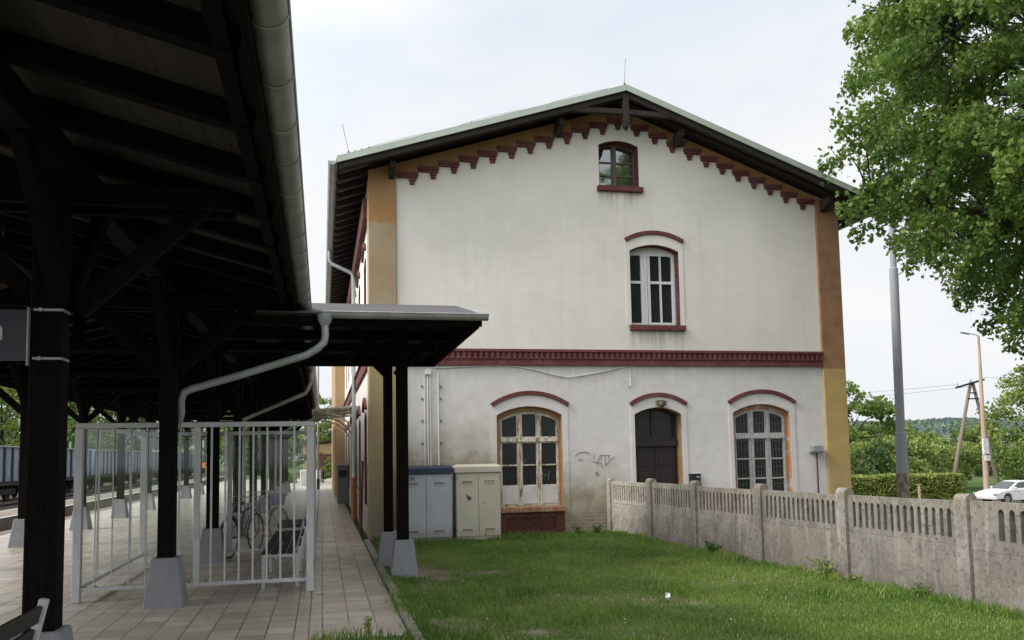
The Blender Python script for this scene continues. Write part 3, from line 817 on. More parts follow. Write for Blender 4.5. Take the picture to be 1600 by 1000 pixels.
for xa, xb in ((LE[0] + .05, RIDGE[0] - .002), (RIDGE[0] + .002, RE[0] - .05)):
    za, zb = rz(xa), rz(xb)
    for y0, y1, t0, t1 in ((Y0 + .06, Y0 + .16, -.051, -.205), (Y0 + .42, Y0 + .50, -.051, -.11)):
        vs = []
        for y in (y0, y1):
            vs += [(xa, y, za + t0), (xb, y, zb + t0), (xb, y, zb + t1), (xa, y, za + t1)]
        w.add(vs, [(0,1,2,3),(7,6,5,4),(0,4,5,1),(1,5,6,2),(2,6,7,3),(3,7,4,0)])
w.each('barge_rafter', M['roof_wood'], bld, bevel=.006)
w = MB()   # purlin ends carrying the overhang
for xx in (1.38, 4.92, 7.62, 11.15):
    zz = rz(xx) - .36
    w.box(xx - .06, xx + .06, Y0 + .28, YF - .072, zz - .02, zz + .12)
    w.add([(xx + a, y, z) for a in (-.059, .059) for y, z in ((Y0 + .37, zz - .021), (YF - .074, zz - .021), (YF - .074, zz - .15), (YF - .25, zz - .11))], [(0,1,2,3),(7,6,5,4),(0,4,5,1),(1,5,6,2),(2,6,7,3),(3,7,4,0)])
w.each('purlin_end', M['roof_wood'], bld, bevel=.008)
w = MB()   # ornamental collar and king post at the peak
yk = Y0 + .12
w.box(RIDGE[0] - .065, RIDGE[0] + .065, yk - .075, yk + .055, 8.66, RIDGE[1] - .14)
w.frustum(RIDGE[0], yk - .01, 8.50, 8.655, .055, .055, .075, .075); w.frustum(RIDGE[0], yk - .01, 8.42, 8.4995, .012, .012, .05, .05)
w.box(RIDGE[0] - .08, RIDGE[0] + .08, yk - .085, yk + .065, 8.60, 8.659)
w.bar((4.9, yk, 8.82), (RIDGE[0] - .066, yk, 8.84), .10, .11); w.bar((RIDGE[0] + .066, yk, 8.84), (7.75, yk, 8.80), .10, .11)
w.build('gable_truss', M['roof_wood'], bld, bevel=.006)
w = MB()   # rafter tails under the long eaves, and the boarding between them
y = Y0 + .9
while y < 50:
    for xa, xb in ((LE[0] + .05, XW - .003), (XE + .003, RE[0] - .05)):
        w.bar((xa, y, rz(xa) - .13), (xb, y, rz(xb) - .13), .09, .13)
    y += .62
w.each('rafter_tail', M['roof_wood'], bld)
w = MB()   # wavy tile undersides at the eaves
y = Y0 + .62
while y < 50:
    w.tube([(LE[0] + .06, y, rz(LE[0]) - .09), (.45, y, rz(.45) - .10), (XW - .05, y, rz(XW) - .09)], .035, 6); y += .31
w.build('tile_undersides', M['tile_under'], bld)
def gutter(mb, p0, p1, r, n=9, th=.006):
    """half round gutter along y or x between p0 and p1 (centre of the open top)"""
    p0 = Vector(p0); p1 = Vector(p1); d = (p1 - p0).normalized(); sd = d.cross(Vector((0, 0, 1))).normalized()
    pr = []
    for rr in (r, r - th):
        pr.append([sd * (-rr * math.cos(math.pi * i / n)) + Vector((0, 0, -rr * math.sin(math.pi * i / n))) for i in range(n + 1)])
    prof = pr[0] + pr[1][::-1]; m = len(prof)
    mb.add([p0 + v for v in prof] + [p1 + v for v in prof],
           [(i, (i + 1) % m, m + (i + 1) % m, m + i) for i in range(m)] + [tuple(range(n + 1)), tuple(m + i for i in range(n, -1, -1))])
    mb.tube([p0 + sd * r, p1 + sd * r], .011, 6); mb.tube([p0 - sd * r, p1 - sd * r], .008, 6)
w = MB(); gutter(w, (LE[0] - .07, Y0 + .02, LE[1] - .05), (LE[0] - .07, 50, LE[1] - .05), .075)
y = Y0 + .4
while y < 50:
    w.tube([(LE[0] - .15, y, LE[1] - .04), (LE[0] - .145, y, LE[1] - .09), (LE[0] - .07, y, LE[1] - .135)], .006, 5); y += .7
w.build('gutter', M['zinc_light'], bld, smooth='auto')
w = MB(); gutter(w, (RE[0] + .07, Y0 + .02, RE[1] - .05), (RE[0] + .07, 50, RE[1] - .05), .075); w.build('gutter', M['zinc'], bld, smooth='auto')
w = MB()
w.tube([(LE[0] - .07, 23.9, 7.33), (LE[0] - .068, 23.9, 7.06), (LE[0] - .01, 23.89, 6.97), (.74, 23.78, 6.72), (.82, 23.755, 6.64), (.83, 23.75, 6.5), (.83, 23.75, 1.1)], .055, 10)
w.build('downpipe', M['zinc_light'], bld, smooth='auto')
w = MB(); w.tube([(.83, 23.75, 1.1), (.83, 23.75, -.02)], .078, 12); w.tube([(.83, 23.75, 1.06), (.83, 23.75, 1.12)], .09, 12)
w.build('cast_iron_downpipe_foot', M['terracotta'], bld, smooth='auto')
# lightning rods and conductor on the verge
for xx, h, lean in ((RIDGE[0], .62, .04), (.50, .62, -.12)):
    w = MB(); zz = rz(xx) + .04
    w.tube([(xx, Y0 + .12, zz), (xx, Y0 + .12, zz + .08)], .02, 6); w.tube([(xx, Y0 + .12, zz + .07), (xx + lean, Y0 + .12, zz + h)], .005, 5)
    w.build('lightning_rod', M['wire'], bld)
w = MB(); pts = []
for i in range(25):
    xx = LE[0] + .25 + (RIDGE[0] - LE[0] - .3) * i / 24
    pts.append((xx, Y0 + .10, rz(xx) + .055 + .05 * abs(math.sin(i * math.pi / 8))))
w.tube(pts, .004, 5)
pts = [(RIDGE[0] + .1 + i * .25, Y0 + .10, rz(RIDGE[0] + .1 + i * .25) + .06 + .012 * (i % 2)) for i in range(23)]
w.tube(pts, .004, 5)
for xx in (.62, .75, .9, 2.95, 7.35, 7.72, 7.95, 9.6, 9.62): w.box(xx - .012, xx + .012, Y0 + .09, Y0 + .12, rz(xx) + .04, rz(xx) + .10)
w.build('lightning_conductor', M['wire'], bld)

# ---- graffiti on the plaster
def px_gable(x, y):
    """point of the scribble, measured on the wall in metres"""
    return (5.158 + (x - 220) / 840 * .90, 1.594 - (y - 370) / 420 * .40)
GY = YF - .004
w = MB()
strokes = [[(225,365),(290,290),(390,283),(480,280),(470,315)], [(480,345),(520,300)], [(330,420),(360,450),(395,475)], [(290,455),(330,452)], [(430,425),(445,428)],
           [(500,428),(515,432)], [(620,330),(605,400),(592,430)], [(570,490),(640,508),(700,520),(755,520)], [(655,555),(660,530),(690,520)],
           [(680,500),(710,420),(745,355)], [(745,352),(840,355),(940,365)], [(765,360),(755,455)], [(835,360),(840,460),(835,590)], [(905,370),(920,440),(940,470),(990,430),(1040,395)],
           [(835,590),(880,540),(940,475)], [(700,545),(710,575)], [(755,530),(765,620)], [(790,665),(800,635)], [(635,770),(655,715)], [(665,720),(700,790)], [(640,770),(700,795)]]
for st in strokes:
    w.tube([(px_gable(*p)[0], GY + .001, px_gable(*p)[1]) for p in st], .0075, 5)
w.build('graffiti', M['graffiti'], bld)

# ================================================================== things on the gable wall
t = MB()
pts = [(2.2, 3.44), (2.52, 3.45), (2.9, 3.47), (3.3, 3.49), (3.7, 3.49), (4.05, 3.46), (4.4, 3.39), (4.75, 3.30), (5.05, 3.25), (5.35, 3.29), (5.8, 3.37), (6.2, 3.46), (6.40, 3.49), (6.43, 3.42), (6.43, 3.10), (6.41, 3.05), (6.37, 3.06)]
t.tube([(x, YF - .028, z) for x, z in pts], .013, 7)
tag(t.build('cable', M['cable'], smooth='auto'), 'loose white cable sagging along the wall below the brick belt', 'cable')
t = empty('cable_conduit', (2.15, YF - .02, 1.45), 'white vertical wall pipes dropping to the grey utility cabinet', 'conduit')
for xx, z1, r_ in ((2.02, 3.30, .014), (2.085, 3.36, .016), (2.135, 3.30, .014), (2.30, 3.34, .018)):
    w = MB(); w.tube([(xx, YF - .022, 1.30), (xx, YF - .022, z1)], r_, 7); w.build('pipe', M['cable'], t, smooth='auto')
w = MB(); w.box(2.03, 2.16, YF - .06, YF - .003, 3.30, 3.40); w.build('junction_box', M['cable'], t, bevel=.006)
w = MB()
for z in (1.9, 2.35, 2.8, 3.05):
    for xx in (1.97, 2.35): w.box(xx - .02, xx + .02, YF - .03, YF - .003, z, z + .03)
w.each('clip', M['machine'], t)
t = empty('door_lamp', (7.08, YF, 2.66), 'small old bronze lamp fixed above the dark door', 'lamp')
w = MB(); w.box(7.0, 7.16, YF - .12, YF - .016, 2.70, 2.76); w.build('bracket', M['lamp_iron'], t, bevel=.01)
w = MB(); w.tube([(7.08, YF - .10, 2.70), (7.08, YF - .13, 2.64), (7.08, YF - .14, 2.58)], [.085, .075, .035], 10); w.build('lamp_head', M['lamp_iron'], t, smooth='auto')
w = MB(); w.tube([(6.97, YF - .09, 2.74), (6.99, YF - .12, 2.66)], .025, 6); w.tube([(7.19, YF - .09, 2.74), (7.17, YF - .12, 2.66)], .025, 6); w.each('scroll', M['lamp_iron'], t)
t = empty('mailbox', (7.81, YF, 1.0), 'flat black letter box on the wall right of the door', 'mailbox')
w = MB(); w.box(7.69, 7.93, YF - .11, YF - .002, .82, 1.155); w.build('box', M['black'], t, bevel=.008)
w = MB(); w.box(7.68, 7.94, YF - .13, YF - .002, 1.156, 1.172); w.build('lid', M['black'], t, bevel=.004)
w = MB(); w.box(7.83, 7.90, YF - .113, YF - .1105, 1.095, 1.115); w.build('name_plate', M['sign_white'], t)
t = empty('meter_post', (10.72, YF - .1, 0), 'small pale box on a thin dark pole beside the yellow corner', 'meter box')
w = MB(); w.box(10.61, 10.85, YF - .16, YF - .02, 1.60, 1.73); w.build('box', M['zinc_light'], t, bevel=.008)
w = MB(); w.box(10.585, 10.875, YF - .18, YF - .003, 1.57, 1.597); w.build('base_plate', M['machine'], t, bevel=.004)
w = MB(); w.tube([(10.72, YF - .09, -.1), (10.72, YF - .09, 1.572)], .018, 8); w.build('pole', M['rust'], t, smooth='auto')

# ================================================================== utility cabinets
FONT = {'E': [[(0,0),(0,1)],[(0,0),(.6,0)],[(0,.5),(.5,.5)],[(0,1),(.6,1)]], 'D': [[(0,0),(0,1),(.4,1),(.6,.75),(.6,.25),(.4,0),(0,0)]], 'Z': [[(0,1),(.6,1),(0,0),(.6,0)]]}
def cabinet(name, x0, x1, y0, y1, h, bodymat, lidmat, label):
    t = empty(name, ((x0 + x1) / 2, (y0 + y1) / 2, 0), label, 'utility cabinet')
    w = MB(); w.box(x0 + .015, x1 - .015, y0 + .02, y1, -.05, h - .13); w.build('body', bodymat, t, bevel=.01)
    w = MB(); w.box(x0 - .012, x1 + .012, y0 - .025, y1 + .01, h - .128, h - .015)
    w.add([(x0 - .012, y0 - .025, h - .0148), (x1 + .012, y0 - .025, h - .0148), (x1 + .012, y1 + .01, h - .0148), (x0 - .012, y1 + .01, h - .0148), (x0 + .05, (y0 + y1) / 2, h + .03), (x1 - .05, (y0 + y1) / 2, h + .03)],
          [(0, 1, 5, 4), (1, 2, 5), (2, 3, 4, 5), (3, 0, 4), (3, 2, 1, 0)])
    w.build('lid', lidmat, t, bevel=.006)
    xm = (x0 + x1) / 2 - .0
    for a, b in ((x0 + .022, xm - .004), (xm + .004, x1 - .022)):
        d = MB(); d.box(a, b, y0, y0 + .0195, .10, h - .15); dd = d.build('door', bodymat, t, bevel=.006)
        v = MB(); c = (a + b) / 2
        for zz in (.19, h - .34):
            for k in range(3): v.box(c - .10, c + .10, y0 - .012, y0 - .0005, zz + k * .026, zz + k * .026 + .014)
        v.each('vent', bodymat, dd, bevel=.003)
        v = MB()
        for zz in (.19, h - .34):
            for k in range(2): v.box(c - .10, c + .10, y0 - .003, y0 - .0004, zz + k * .026 + .0145, zz + k * .026 + .0255)
        v.each('vent_slot', M['vent_dark'], dd)
    w = MB()
    for zz in (.20, h - .26):
        for xx in (x0 + .035, x1 - .035): w.box(xx - .012, xx + .012, y0 - .012, y0 - .0005, zz, zz + .05)
    w.each('hinge', M['zinc'], t)
    w = MB(); w.tube([(xm + .10, y0 - .008, h * .5), (xm + .10, y0 - .0005, h * .5)], .011, 8); w.tube([(xm + .13, y0 - .004, h * .42), (xm + .13, y0 - .0005, h * .42)], .009, 8); w.each('lock', M['machine'], t)
    return t
c1 = cabinet('utility_cabinet', 1.42, 2.455, 16.6, 17.0, 1.44, M['cab_grey'], M['cab_lid'], 'blue grey utility cabinet with a navy lid and warning triangles')
w = MB()
xx = 1.595
for ch in 'EDZ':
    for st in FONT[ch]: w.tube([(xx + a * .045, 16.5985, 1.20 + b * .065) for a, b in st], .0075, 5)
    xx += .05
w.build('lettering', M['black'], c1)
for xx in (1.69, 2.19):
    w = MB(); w.add([(xx - .03, 16.5985, 1.135), (xx + .03, 16.5985, 1.135), (xx, 16.5985, 1.195), (xx - .03, 16.5995, 1.135), (xx + .03, 16.5995, 1.135), (xx, 16.5995, 1.195)], [(0,1,2),(5,4,3),(0,3,4,1),(1,4,5,2),(2,5,3,0)])
    s_ = w.build('warning_sign', M['yellow'], c1)
    w = MB(); w.tube([(xx + .004, 16.5975, 1.175), (xx - .006, 16.5975, 1.16), (xx + .006, 16.5975, 1.158), (xx - .003, 16.5975, 1.143)], .002, 4); w.build('bolt_symbol', M['black'], s_)
c2 = cabinet('utility_cabinet', 2.50, 3.405, 16.6, 17.0, 1.45, M['cab_beige'], M['cab_beige'], 'cream utility cabinet with rust spots and a torn dark sticker')
w = MB(); w.plate(lambda a, z, d: (a, 16.6 - d, z), [(2.70, .93), (2.715, .90), (2.72, .82), (2.745, .79), (2.80, .79), (2.815, .84), (2.78, .865), (2.735, .89)][::-1], [], .0002, .0015)
w.build('torn_sticker', M['dark_patch'], c2)
w = MB(); w.tube([(3.07, 16.595, .13), (3.075, 16.594, .145), (3.09, 16.595, .14)], .016, 6); w.build('rust_hole', M['rust'], c2)

# ================================================================== GROUND
def hgt(x, y):
    """terrain height away from the paved platform"""
    h = -.03
    if x > 6.6:
        t = max(0, min(1, (y - 16) / 28)); u = max(0, min(1, (x - 6.6) / 9))
        h += -.35 * u - 1.65 * (t * t * (3 - 2 * t)) * min(1, max(0, (x - 6.6) / 8))
    if x < -7.7: h = -.86
    if y > 90: h += -2.2 * min(1, (y - 90) / 60) if x > 6.6 else 0
    return h
xs = [-900, -500, -300, -200, -140, -100, -70, -50, -40, -32, -28, -24, -21, -18, -15, -13.2, -11.2, -9, -7.75, -7.6, 0.9, 6.7, 7.5, 8.5, 10, 12, 14, 17, 20, 24, 28, 32, 36, 40, 45, 50, 60, 75, 100, 140, 200, 300, 450, 700, 1100]
ys = [-300, -150, -80, -40, -20, -8, 0, 8, 14, 17, 19, 21, 23, 26, 29, 32, 35, 38, 41, 44, 48, 54, 62, 75, 90, 105, 125, 150, 200, 280, 400, 600, 1000]
w = MB(); w.add([(x, y, hgt(x, y) + (0 if -8 < x < 7 else .10 * mnoise.noise((x * .15, y * .15, 0)))) for y in ys for x in xs],
                [(j*len(xs)+i, j*len(xs)+i+1, (j+1)*len(xs)+i+1, (j+1)*len(xs)+i) for j in range(len(ys)-1) for i in range(len(xs)-1)])
tag(w.build('ground', M['ground'], smooth=True, fix=False), kind='structure')
fx_ = [6.75 + .7 * i for i in range(14)]; fy_ = [-6 + 1.5 * i for i in range(16)]
w = MB(); w.add([(x, y, hgt(x, y) + .09) for y in fy_ for x in fx_], [(j*14+i, j*14+i+1, (j+1)*14+i+1, (j+1)*14+i) for j in range(15) for i in range(13)])
tag(w.build('added_dark_yard', M['asphalt'], fix=False), kind='structure')  # dark yard added behind the fence so its slots look shaded
w = MB(); w.box(-7.6, -.13, -8, 74, -.9, 0.0); tag(w.build('platform', M['paving'], bevel=.02), kind='structure')
w = MB(); w.box(-.128, .80, 8.30, 74, -.9, -.002); tag(w.build('footpath', M['paving'], bevel=.015), kind='structure')
w = MB(); w.box(-7.585, -7.30, -8, 74, .001, .005); tag(w.build('platform_edge_line', M['strip']), kind='structure')
w = MB(); y = 7.6
k = 0
while y < 17.38:
    y2 = min(y + .98, 17.38); e = random.uniform(-.012, .012); zz = random.uniform(.03, .06)
    w.box(.805 + e, .905 + e, y + .006, y2 - .006, -.2, zz); y = y2
tag(w.build('kerb', M['kerb'], bevel=.018), kind='structure')
# lawn sheet with worn patches
def bare(x, y):
    n = mnoise.fractal((x * .9, y * .9, 3.3), 1, 2, 4)
    b = .62 * max(0, n + .08)
    b += 1.2 * math.exp(-(((x - 1.45) / .38) ** 2 + ((y - 12.6) / 1.1) ** 2))
    b += .9 * math.exp(-(((x - 2.1) / .45) ** 2 + ((y - 12.2) / .35) ** 2))
    b += .8 * math.exp(-(((x - 1.25) / .5) ** 2 + ((y - 8.6) / .5) ** 2)) + .7 * math.exp(-(((x - 1.9) / .5) ** 2 + ((y - 7.9) / .25) ** 2))
    b += .55 * math.exp(-(((x - 3.4) / .35) ** 2 + ((y - 9.3) / .3) ** 2)) + .5 * math.exp(-(((x - 4.3) / .3) ** 2 + ((y - 10.8) / .3) ** 2))
    b += 1.0 * math.exp(-((y - 17.4) / .1) ** 2)
    b *= .75 + .6 * mnoise.fractal((x * 3.1, y * 3.1, 7.7), 1, 2, 3)
    return max(0, min(1, b))
lx = np.linspace(.905, 6.9, 90); ly = np.linspace(-4, 17.449, 190)
LV = []; LA = []
def lawn_z(x, y):
    if x < .905: return -.015
    return -.012 + .03 * mnoise.noise((x * .7, y * .7, 9)) * min(1, (x - .9) * 2) + .012 * min(1, max(0, x - .9))
for y in ly:
    for x in lx:
        LV.append((x, y, lawn_z(x, y))); LA.append(bare(x, y))
n = len(lx)
LF = [(j*n+i, j*n+i+1, (j+1)*n+i+1, (j+1)*n+i) for j in range(len(ly)-1) for i in range(n-1)]
o = fast_mesh('lawn', LV, LF, M['lawn'], None, LA, 4); tag(o, kind='structure')
LV = []; LA = []
lx = np.linspace(-.126, .9045, 20); ly = np.linspace(-4, 8.298, 100)
for y in ly:
    for x in lx:
        LV.append((x, y, -.015)); LA.append(min(1, bare(x, y) + .35 * max(0, mnoise.noise((x * 2, y * 2, 4)) + .3)))
n = len(lx)
LF = [(j*n+i, j*n+i+1, (j+1)*n+i+1, (j+1)*n+i) for j in range(len(ly)-1) for i in range(n-1)]
o = fast_mesh('lawn_corner', LV, LF, M['lawn'], None, LA, 4); tag(o, kind='structure')
w = MB(); w.box(-8.0, -.13, -30, -8.01, -.5, -.02); tag(w.build('platform_end', M['paving']), kind='structure')

# grass blades
def grass_patch(n, sampler, hrange, wid):
    P = np.zeros((n, 3), np.float32); k = 0
    while k < n:
        x, y = sampler()
        if random.random() < bare(x, y) * 1.1: continue
        P[k] = (x, y, lawn_z(x, y)); k += 1
    ang = RNG.uniform(0, 2 * np.pi, n); lean = RNG.uniform(0, .6, n); la = RNG.uniform(0, 2 * np.pi, n)
    cl = np.array([mnoise.noise((p[0] * 2.2, p[1] * 2.2, 1.7)) for p in P])
    h = RNG.uniform(*hrange, n) * (1 + .65 * cl)
    wv = wid * RNG.uniform(.7, 1.3, n)
    dx, dy = np.cos(ang) * wv, np.sin(ang) * wv
    a = P - np.stack([dx, dy, 0 * dx], 1); b = P + np.stack([dx, dy, 0 * dx], 1)
    c = P + np.stack([np.cos(la) * lean * h, np.sin(la) * lean * h, h], 1)
    mid = (P + c) * .5 + np.stack([0 * h, 0 * h, h * .12], 1)
    V = np.stack([a, b, mid + np.stack([dx, dy, 0*dx], 1) * .8, c], 1).reshape(-1, 3)
    i = np.arange(n) * 4
    F = np.stack([i, i + 1, i + 2, i + 3], 1)
    pl = np.array([mnoise.noise((p[0] * .8, p[1] * .8, 5.7)) for p in P])
    att = np.clip(RNG.normal(.52, .18, n) + .42 * pl + .18 * cl, 0, .92)
    dry = RNG.random(n) < .05; att[dry] = RNG.uniform(.93, 1, dry.sum())
    return V, F, np.repeat(att, 4)
def samp_lawn():
    # denser towards the camera, where single blades show
    while True:
        y = 5.6 + 11.8 * random.random() ** 1.25; x = random.uniform(.95, 6.85)
        if x < 6.0 + (17.3 - y) * .075: return x, y
V1, F1, A1 = grass_patch(185000, samp_lawn, (.014, .046), .0044)
def samp_edge():
    r = random.random()
    if r < .035:
        y = 8.27 - abs(random.gauss(0, .5)); return random.uniform(-.1, .95), y
    if r < .28: y = random.uniform(7, 17.2); return 5.82 + (17.3 - y) * .069 + random.gauss(-.06, .07), y
    if r < .52: return random.uniform(1.0, 6.0), 16.55 + random.gauss(0, .09) if random.random() < .5 else 17.30 + random.gauss(0, .07)
    if r < .74: y = 7.6 + 4.6 * random.random() ** 1.4; return .90 + random.gauss(.04, .075), y
    cx, cy = random.choice([(1.05, 11.7), (1.2, 9.2), (1.0, 8.3), (1.75, 8.8), (2.5, 8.3), (3.1, 8.6), (2.3, 10.2), (5.6, 9.1), (6.2, 8.6), (5.0, 12.2), (4.0, 9.6), (.95, 7.9), (1.35, 7.7)])
    return cx + random.gauss(0, .12), cy + random.gauss(0, .14)
V2, F2, A2 = grass_patch(24000, samp_edge, (.04, .115), .0045)
o = fast_mesh('lawn_grass', np.concatenate([V1, V2]), np.concatenate([F1, F2 + len(V1)]), M['grass'], None, np.concatenate([A1, A2]), 4)
tag(o, 'short green grass growing on the lawn by the station house', 'grass', kind='stuff')
# clover and plantain leaves low in the turf
np_ = 0; CP = []
while np_ < 170:
    cx, cy = samp_lawn(); np_ += 1
    if mnoise.noise((cx * .6, cy * .6, 21)) < -.05: continue
    rr = random.uniform(.06, .22)
    for k in range(int(60 + 420 * rr)):
        a = random.uniform(0, 6.283); q = rr * math.sqrt(random.random()); x, y = cx + q * math.cos(a), cy + q * math.sin(a)
        if x > .98: CP.append((x, y, lawn_z(x, y) + random.uniform(.02, .055)))
CP = np.array(CP); V, F = leaves(CP, None, .019, .8)
V[:, 2] = np.repeat(CP[:, 2], 4) + (V[:, 2] - np.repeat(CP[:, 2], 4)) * .35
tag(fast_mesh('lawn_clover', V, F, M['leaf_mid'], None, np.repeat(np.clip(RNG.normal(.42, .2, len(CP)), 0, 1), 4), 4), 'low clover leaves mixed into the lawn', 'clover', kind='stuff')
w = MB()
for i in range(46):
    x, y = samp_lawn()
    z = lawn_z(x, y) + random.uniform(.03, .07); r_ = random.uniform(.004, .008)
    w.frustum(x, y, z, z + r_ * 1.6, r_ * .6, r_ * .6, r_, r_)
tag(w.build('clover_flowers', M['flower']), 'tiny white clover heads scattered in the lawn', 'flowers', kind='stuff')
w = MB(); q = (3.70, 9.05); zz = lawn_z(*q) + .05
w.add([(q[0]-.035, q[1], zz), (q[0]+.02, q[1]-.02, zz+.012), (q[0]+.035, q[1]+.03, zz+.045), (q[0]-.01, q[1]+.04, zz+.03), (q[0]-.02, q[1]+.02, zz+.06), (q[0]+.012, q[1]+.01, zz-.03)], [(0,1,2,3),(0,3,4),(1,5,0),(2,4,3)])
tag(w.build('paper_scrap', M['paper'], fix=False), 'crumpled white paper scrap lying in the grass', 'litter')

# ================================================================== CONCRETE FENCE
fn = empty('concrete_fence', (6.2, 12, 0), 'weathered concrete slab fence with slotted top panels and round headed posts', 'fence')
FX = lambda y: 5.90 + (17.3 - y) * .069
py = [17.33, 15.38, 13.67, 11.71, 9.80, 7.87, 6.0, 4.1, 2.2]
fd = Vector((-.069, 1, 0)).normalized(); fnrm = Vector((-1, -.069, 0)).normalized()
def fmap(y0):
    base = Vector((FX(y0), y0, 0))
    return lambda a, z, d: tuple(base - fd * a + fnrm * d + Vector((0, 0, z)))
for i, y in enumerate(py):
    base = Vector((FX(y), y, 0)); w = MB()
    top = 1.10 if i else 1.06
    pr = [(-.075, -.3), (.075, -.3), (.075, top)] + [(.075 * math.cos(a), top + .062 * math.sin(a)) for a in [math.pi * k / 8 for k in range(1, 8)]] + [(-.075, top)]
    # the round head shows along the fence line
    mp = lambda a, z, d, b=base: tuple(b + fnrm * a + fd * d + Vector((0, 0, z)))
    tilt = random.uniform(-.012, .012)
    w.plate(lambda a, z, d, b=base, tl=tilt: tuple(b + fnrm * (a + z * tl) + fd * d + Vector((0, 0, z))), pr, [], -.085, .085)
    o = w.build('post', M['fence'], fn, bevel=.012)
    if i == len(py) - 1: break
    L = math.hypot(FX(py[i + 1]) - FX(y), py[i + 1] - y)
    a0, a1 = .087, L - .087; mp = fmap(y); dr = random.uniform(-.015, .015)
    last = i >= 5
    zt = 1.075 if not last else 1.10; zb = .625 if not last else .60
    ns = 15 if not last else 10
    holes = []; m0 = .06 if not last else .32
    for k in range(ns):
        c = a0 + m0 + (a1 - a0 - m0 - .06) * (k + .5) / ns; hw = .026 if not last else .036
        b0, b1 = zb + .07, zt - .085
        if last: b0 += .04
        j = lambda: random.uniform(-.004, .004)
        holes.append([(c - hw + j(), b0), (c + j(), b0 - .018), (c + hw + j(), b0), (c + hw + j(), b0 + .12), (c + hw + j(), b0 + .22), (c + hw + j(), b1 - .02), (c + hw * .5, b1 + .004), (c, b1 + .01), (c - hw * .5, b1 + .004), (c - hw + j(), b1 - .02), (c - hw + j(), b0 + .2), (c - hw + j(), b0 + .1)])
    w = MB(); w.plate(mp, [(a0, zb + dr), (a1, zb + dr), (a1, zt + dr + random.uniform(-.01, .01)), ((a0 + a1) / 2, zt + dr + random.uniform(-.008, .004)), (a0, zt + dr)], holes, -.06, .03)
    w.build('slotted_panel', M['fence'], fn, bevel=.005)
    w = MB(); w.plate(mp, [(a0, -.3), (a1, -.3), (a1, zb + dr - .004), (a0, zb + dr - .004)], [], -.056, .036)
    w.build('base_panel', M['fence'], fn, bevel=.005)

def weed(name, x, y, z, h, n, spread, label, mat='leaf_mid', leaf=.035):
    V = []; F = []; A = []
    for s in range(n):
        a = random.uniform(0, 6.28); l = random.uniform(.2, 1) * spread; hh = h * random.uniform(.5, 1)
        for k in range(9):
            t_ = (k + 1) / 9
            c = Vector((x + math.cos(a) * l * t_ + random.gauss(0, .012), y + math.sin(a) * l * t_ + random.gauss(0, .012), z + hh * t_ * (1.2 - .35 * t_)))
            d1 = Vector((random.gauss(0, 1), random.gauss(0, 1), random.gauss(0, .5))).normalized() * leaf * random.uniform(.6, 1.2)
            d2 = d1.cross(Vector((random.gauss(0, 1), random.gauss(0, 1), random.gauss(0, 1)))).normalized() * leaf * .4
            b = len(V); V += [c - d1, c + d2, c + d1, c - d2]; F.append((b, b+1, b+2, b+3)); A += [random.uniform(.2, .95)] * 4
    t = empty(name, (x, y, z), label, 'weed')
    fast_mesh('leaves', V, F, M[mat], t, A, 4)
    w = MB()
    for s in range(4):
        a = s * 1.6; w.tube([(x, y, z), (x + math.cos(a) * spread * .3, y + math.sin(a) * spread * .3, z + h * .7)], .003, 4)
    w.build('stem', M['leaf_mid'], t)
weed('weed_plant', FX(9.98) - .17, 10.05, 0, .34, 26, .24, 'bushy bright weed at the foot of the fence post nearest the lamp post', 'leaf_pale', .03)
weed('weed_plant', FX(9.65) - .10, 9.55, 0, .16, 10, .14, 'low clump of pale leaves right of the bushy fence weed', 'leaf_pale', .03)
weed('weed_plant', FX(12.9) - .14, 12.9, 0, .28, 16, .12, 'spiky dark green weed in front of the pinkish fence slab', 'leaf_dark', .045)
weed('weed_plant', FX(8.25) - .12, 8.45, 0, .20, 14, .15, 'leafy weed at the fence close to the big near post', 'leaf_mid', .03)
weed('weed_plant', 5.12, 17.22, 0, .22, 16, .15, 'dark weed against the wall between old window and fence', 'leaf_dark', .03)
weed('weed_plant', 5.50, 17.15, 0, .24, 16, .14, 'dark weed against the wall closest to the fence end', 'leaf_dark', .03)
weed('weed_plant', .42, 8.35, 0, .22, 5, .12, 'single thin weed growing from a paving joint', 'leaf_pale', .03)

# ================================================================== PLATFORM CANOPY
can = empty('platform_canopy', (-3.8, 6, 0), 'long dark timber platform canopy on posts with grey concrete feet', 'canopy')
XR = -3.83                                       # ridge
EAVE_R, EAVE_L = -.325, -7.34
ZE = 3.60; SL = .265
cz = lambda x: ZE + SL * (EAVE_R - x) if x > XR else ZE + SL * (x - EAVE_L)
CY0, CY1 = -2.0, 47.0
w = MB()
for xa, xb in ((EAVE_R, XR), (XR, EAVE_L)):
    za, zb = cz(xa), cz(xb)
    w.add([(xa, CY0, za + .032), (xb, CY0, zb + .032), (xb, CY1, zb + .032), (xa, CY1, za + .032), (xa, CY0, za), (xb, CY0, zb), (xb, CY1, zb), (xa, CY1, za)],
          [(0,1,2,3),(7,6,5,4),(0,4,5,1),(1,5,6,2),(2,6,7,3),(3,7,4,0)])
w.build('roof_boards', M['deck'], can)
w = MB()
for xa, xb in ((EAVE_R + .04, XR), (XR, EAVE_L - .04)):
    za, zb = cz(min(max(xa, EAVE_L), EAVE_R)), cz(min(max(xb, EAVE_L), EAVE_R))
    w.add([(xa, CY0 - .05, za + .06), (xb, CY0 - .05, zb + .06), (xb, CY1 + .05, zb + .06), (xa, CY1 + .05, za + .06), (xa, CY0 - .05, za + .034), (xb, CY0 - .05, zb + .034), (xb, CY1 + .05, zb + .034), (xa, CY1 + .05, za + .034)],
          [(0,1,2,3),(7,6,5,4),(0,4,5,1),(1,5,6,2),(2,6,7,3),(3,7,4,0)])
w.build('roofing_felt', M['felt'], can)
w = MB(); y = CY0 + .35
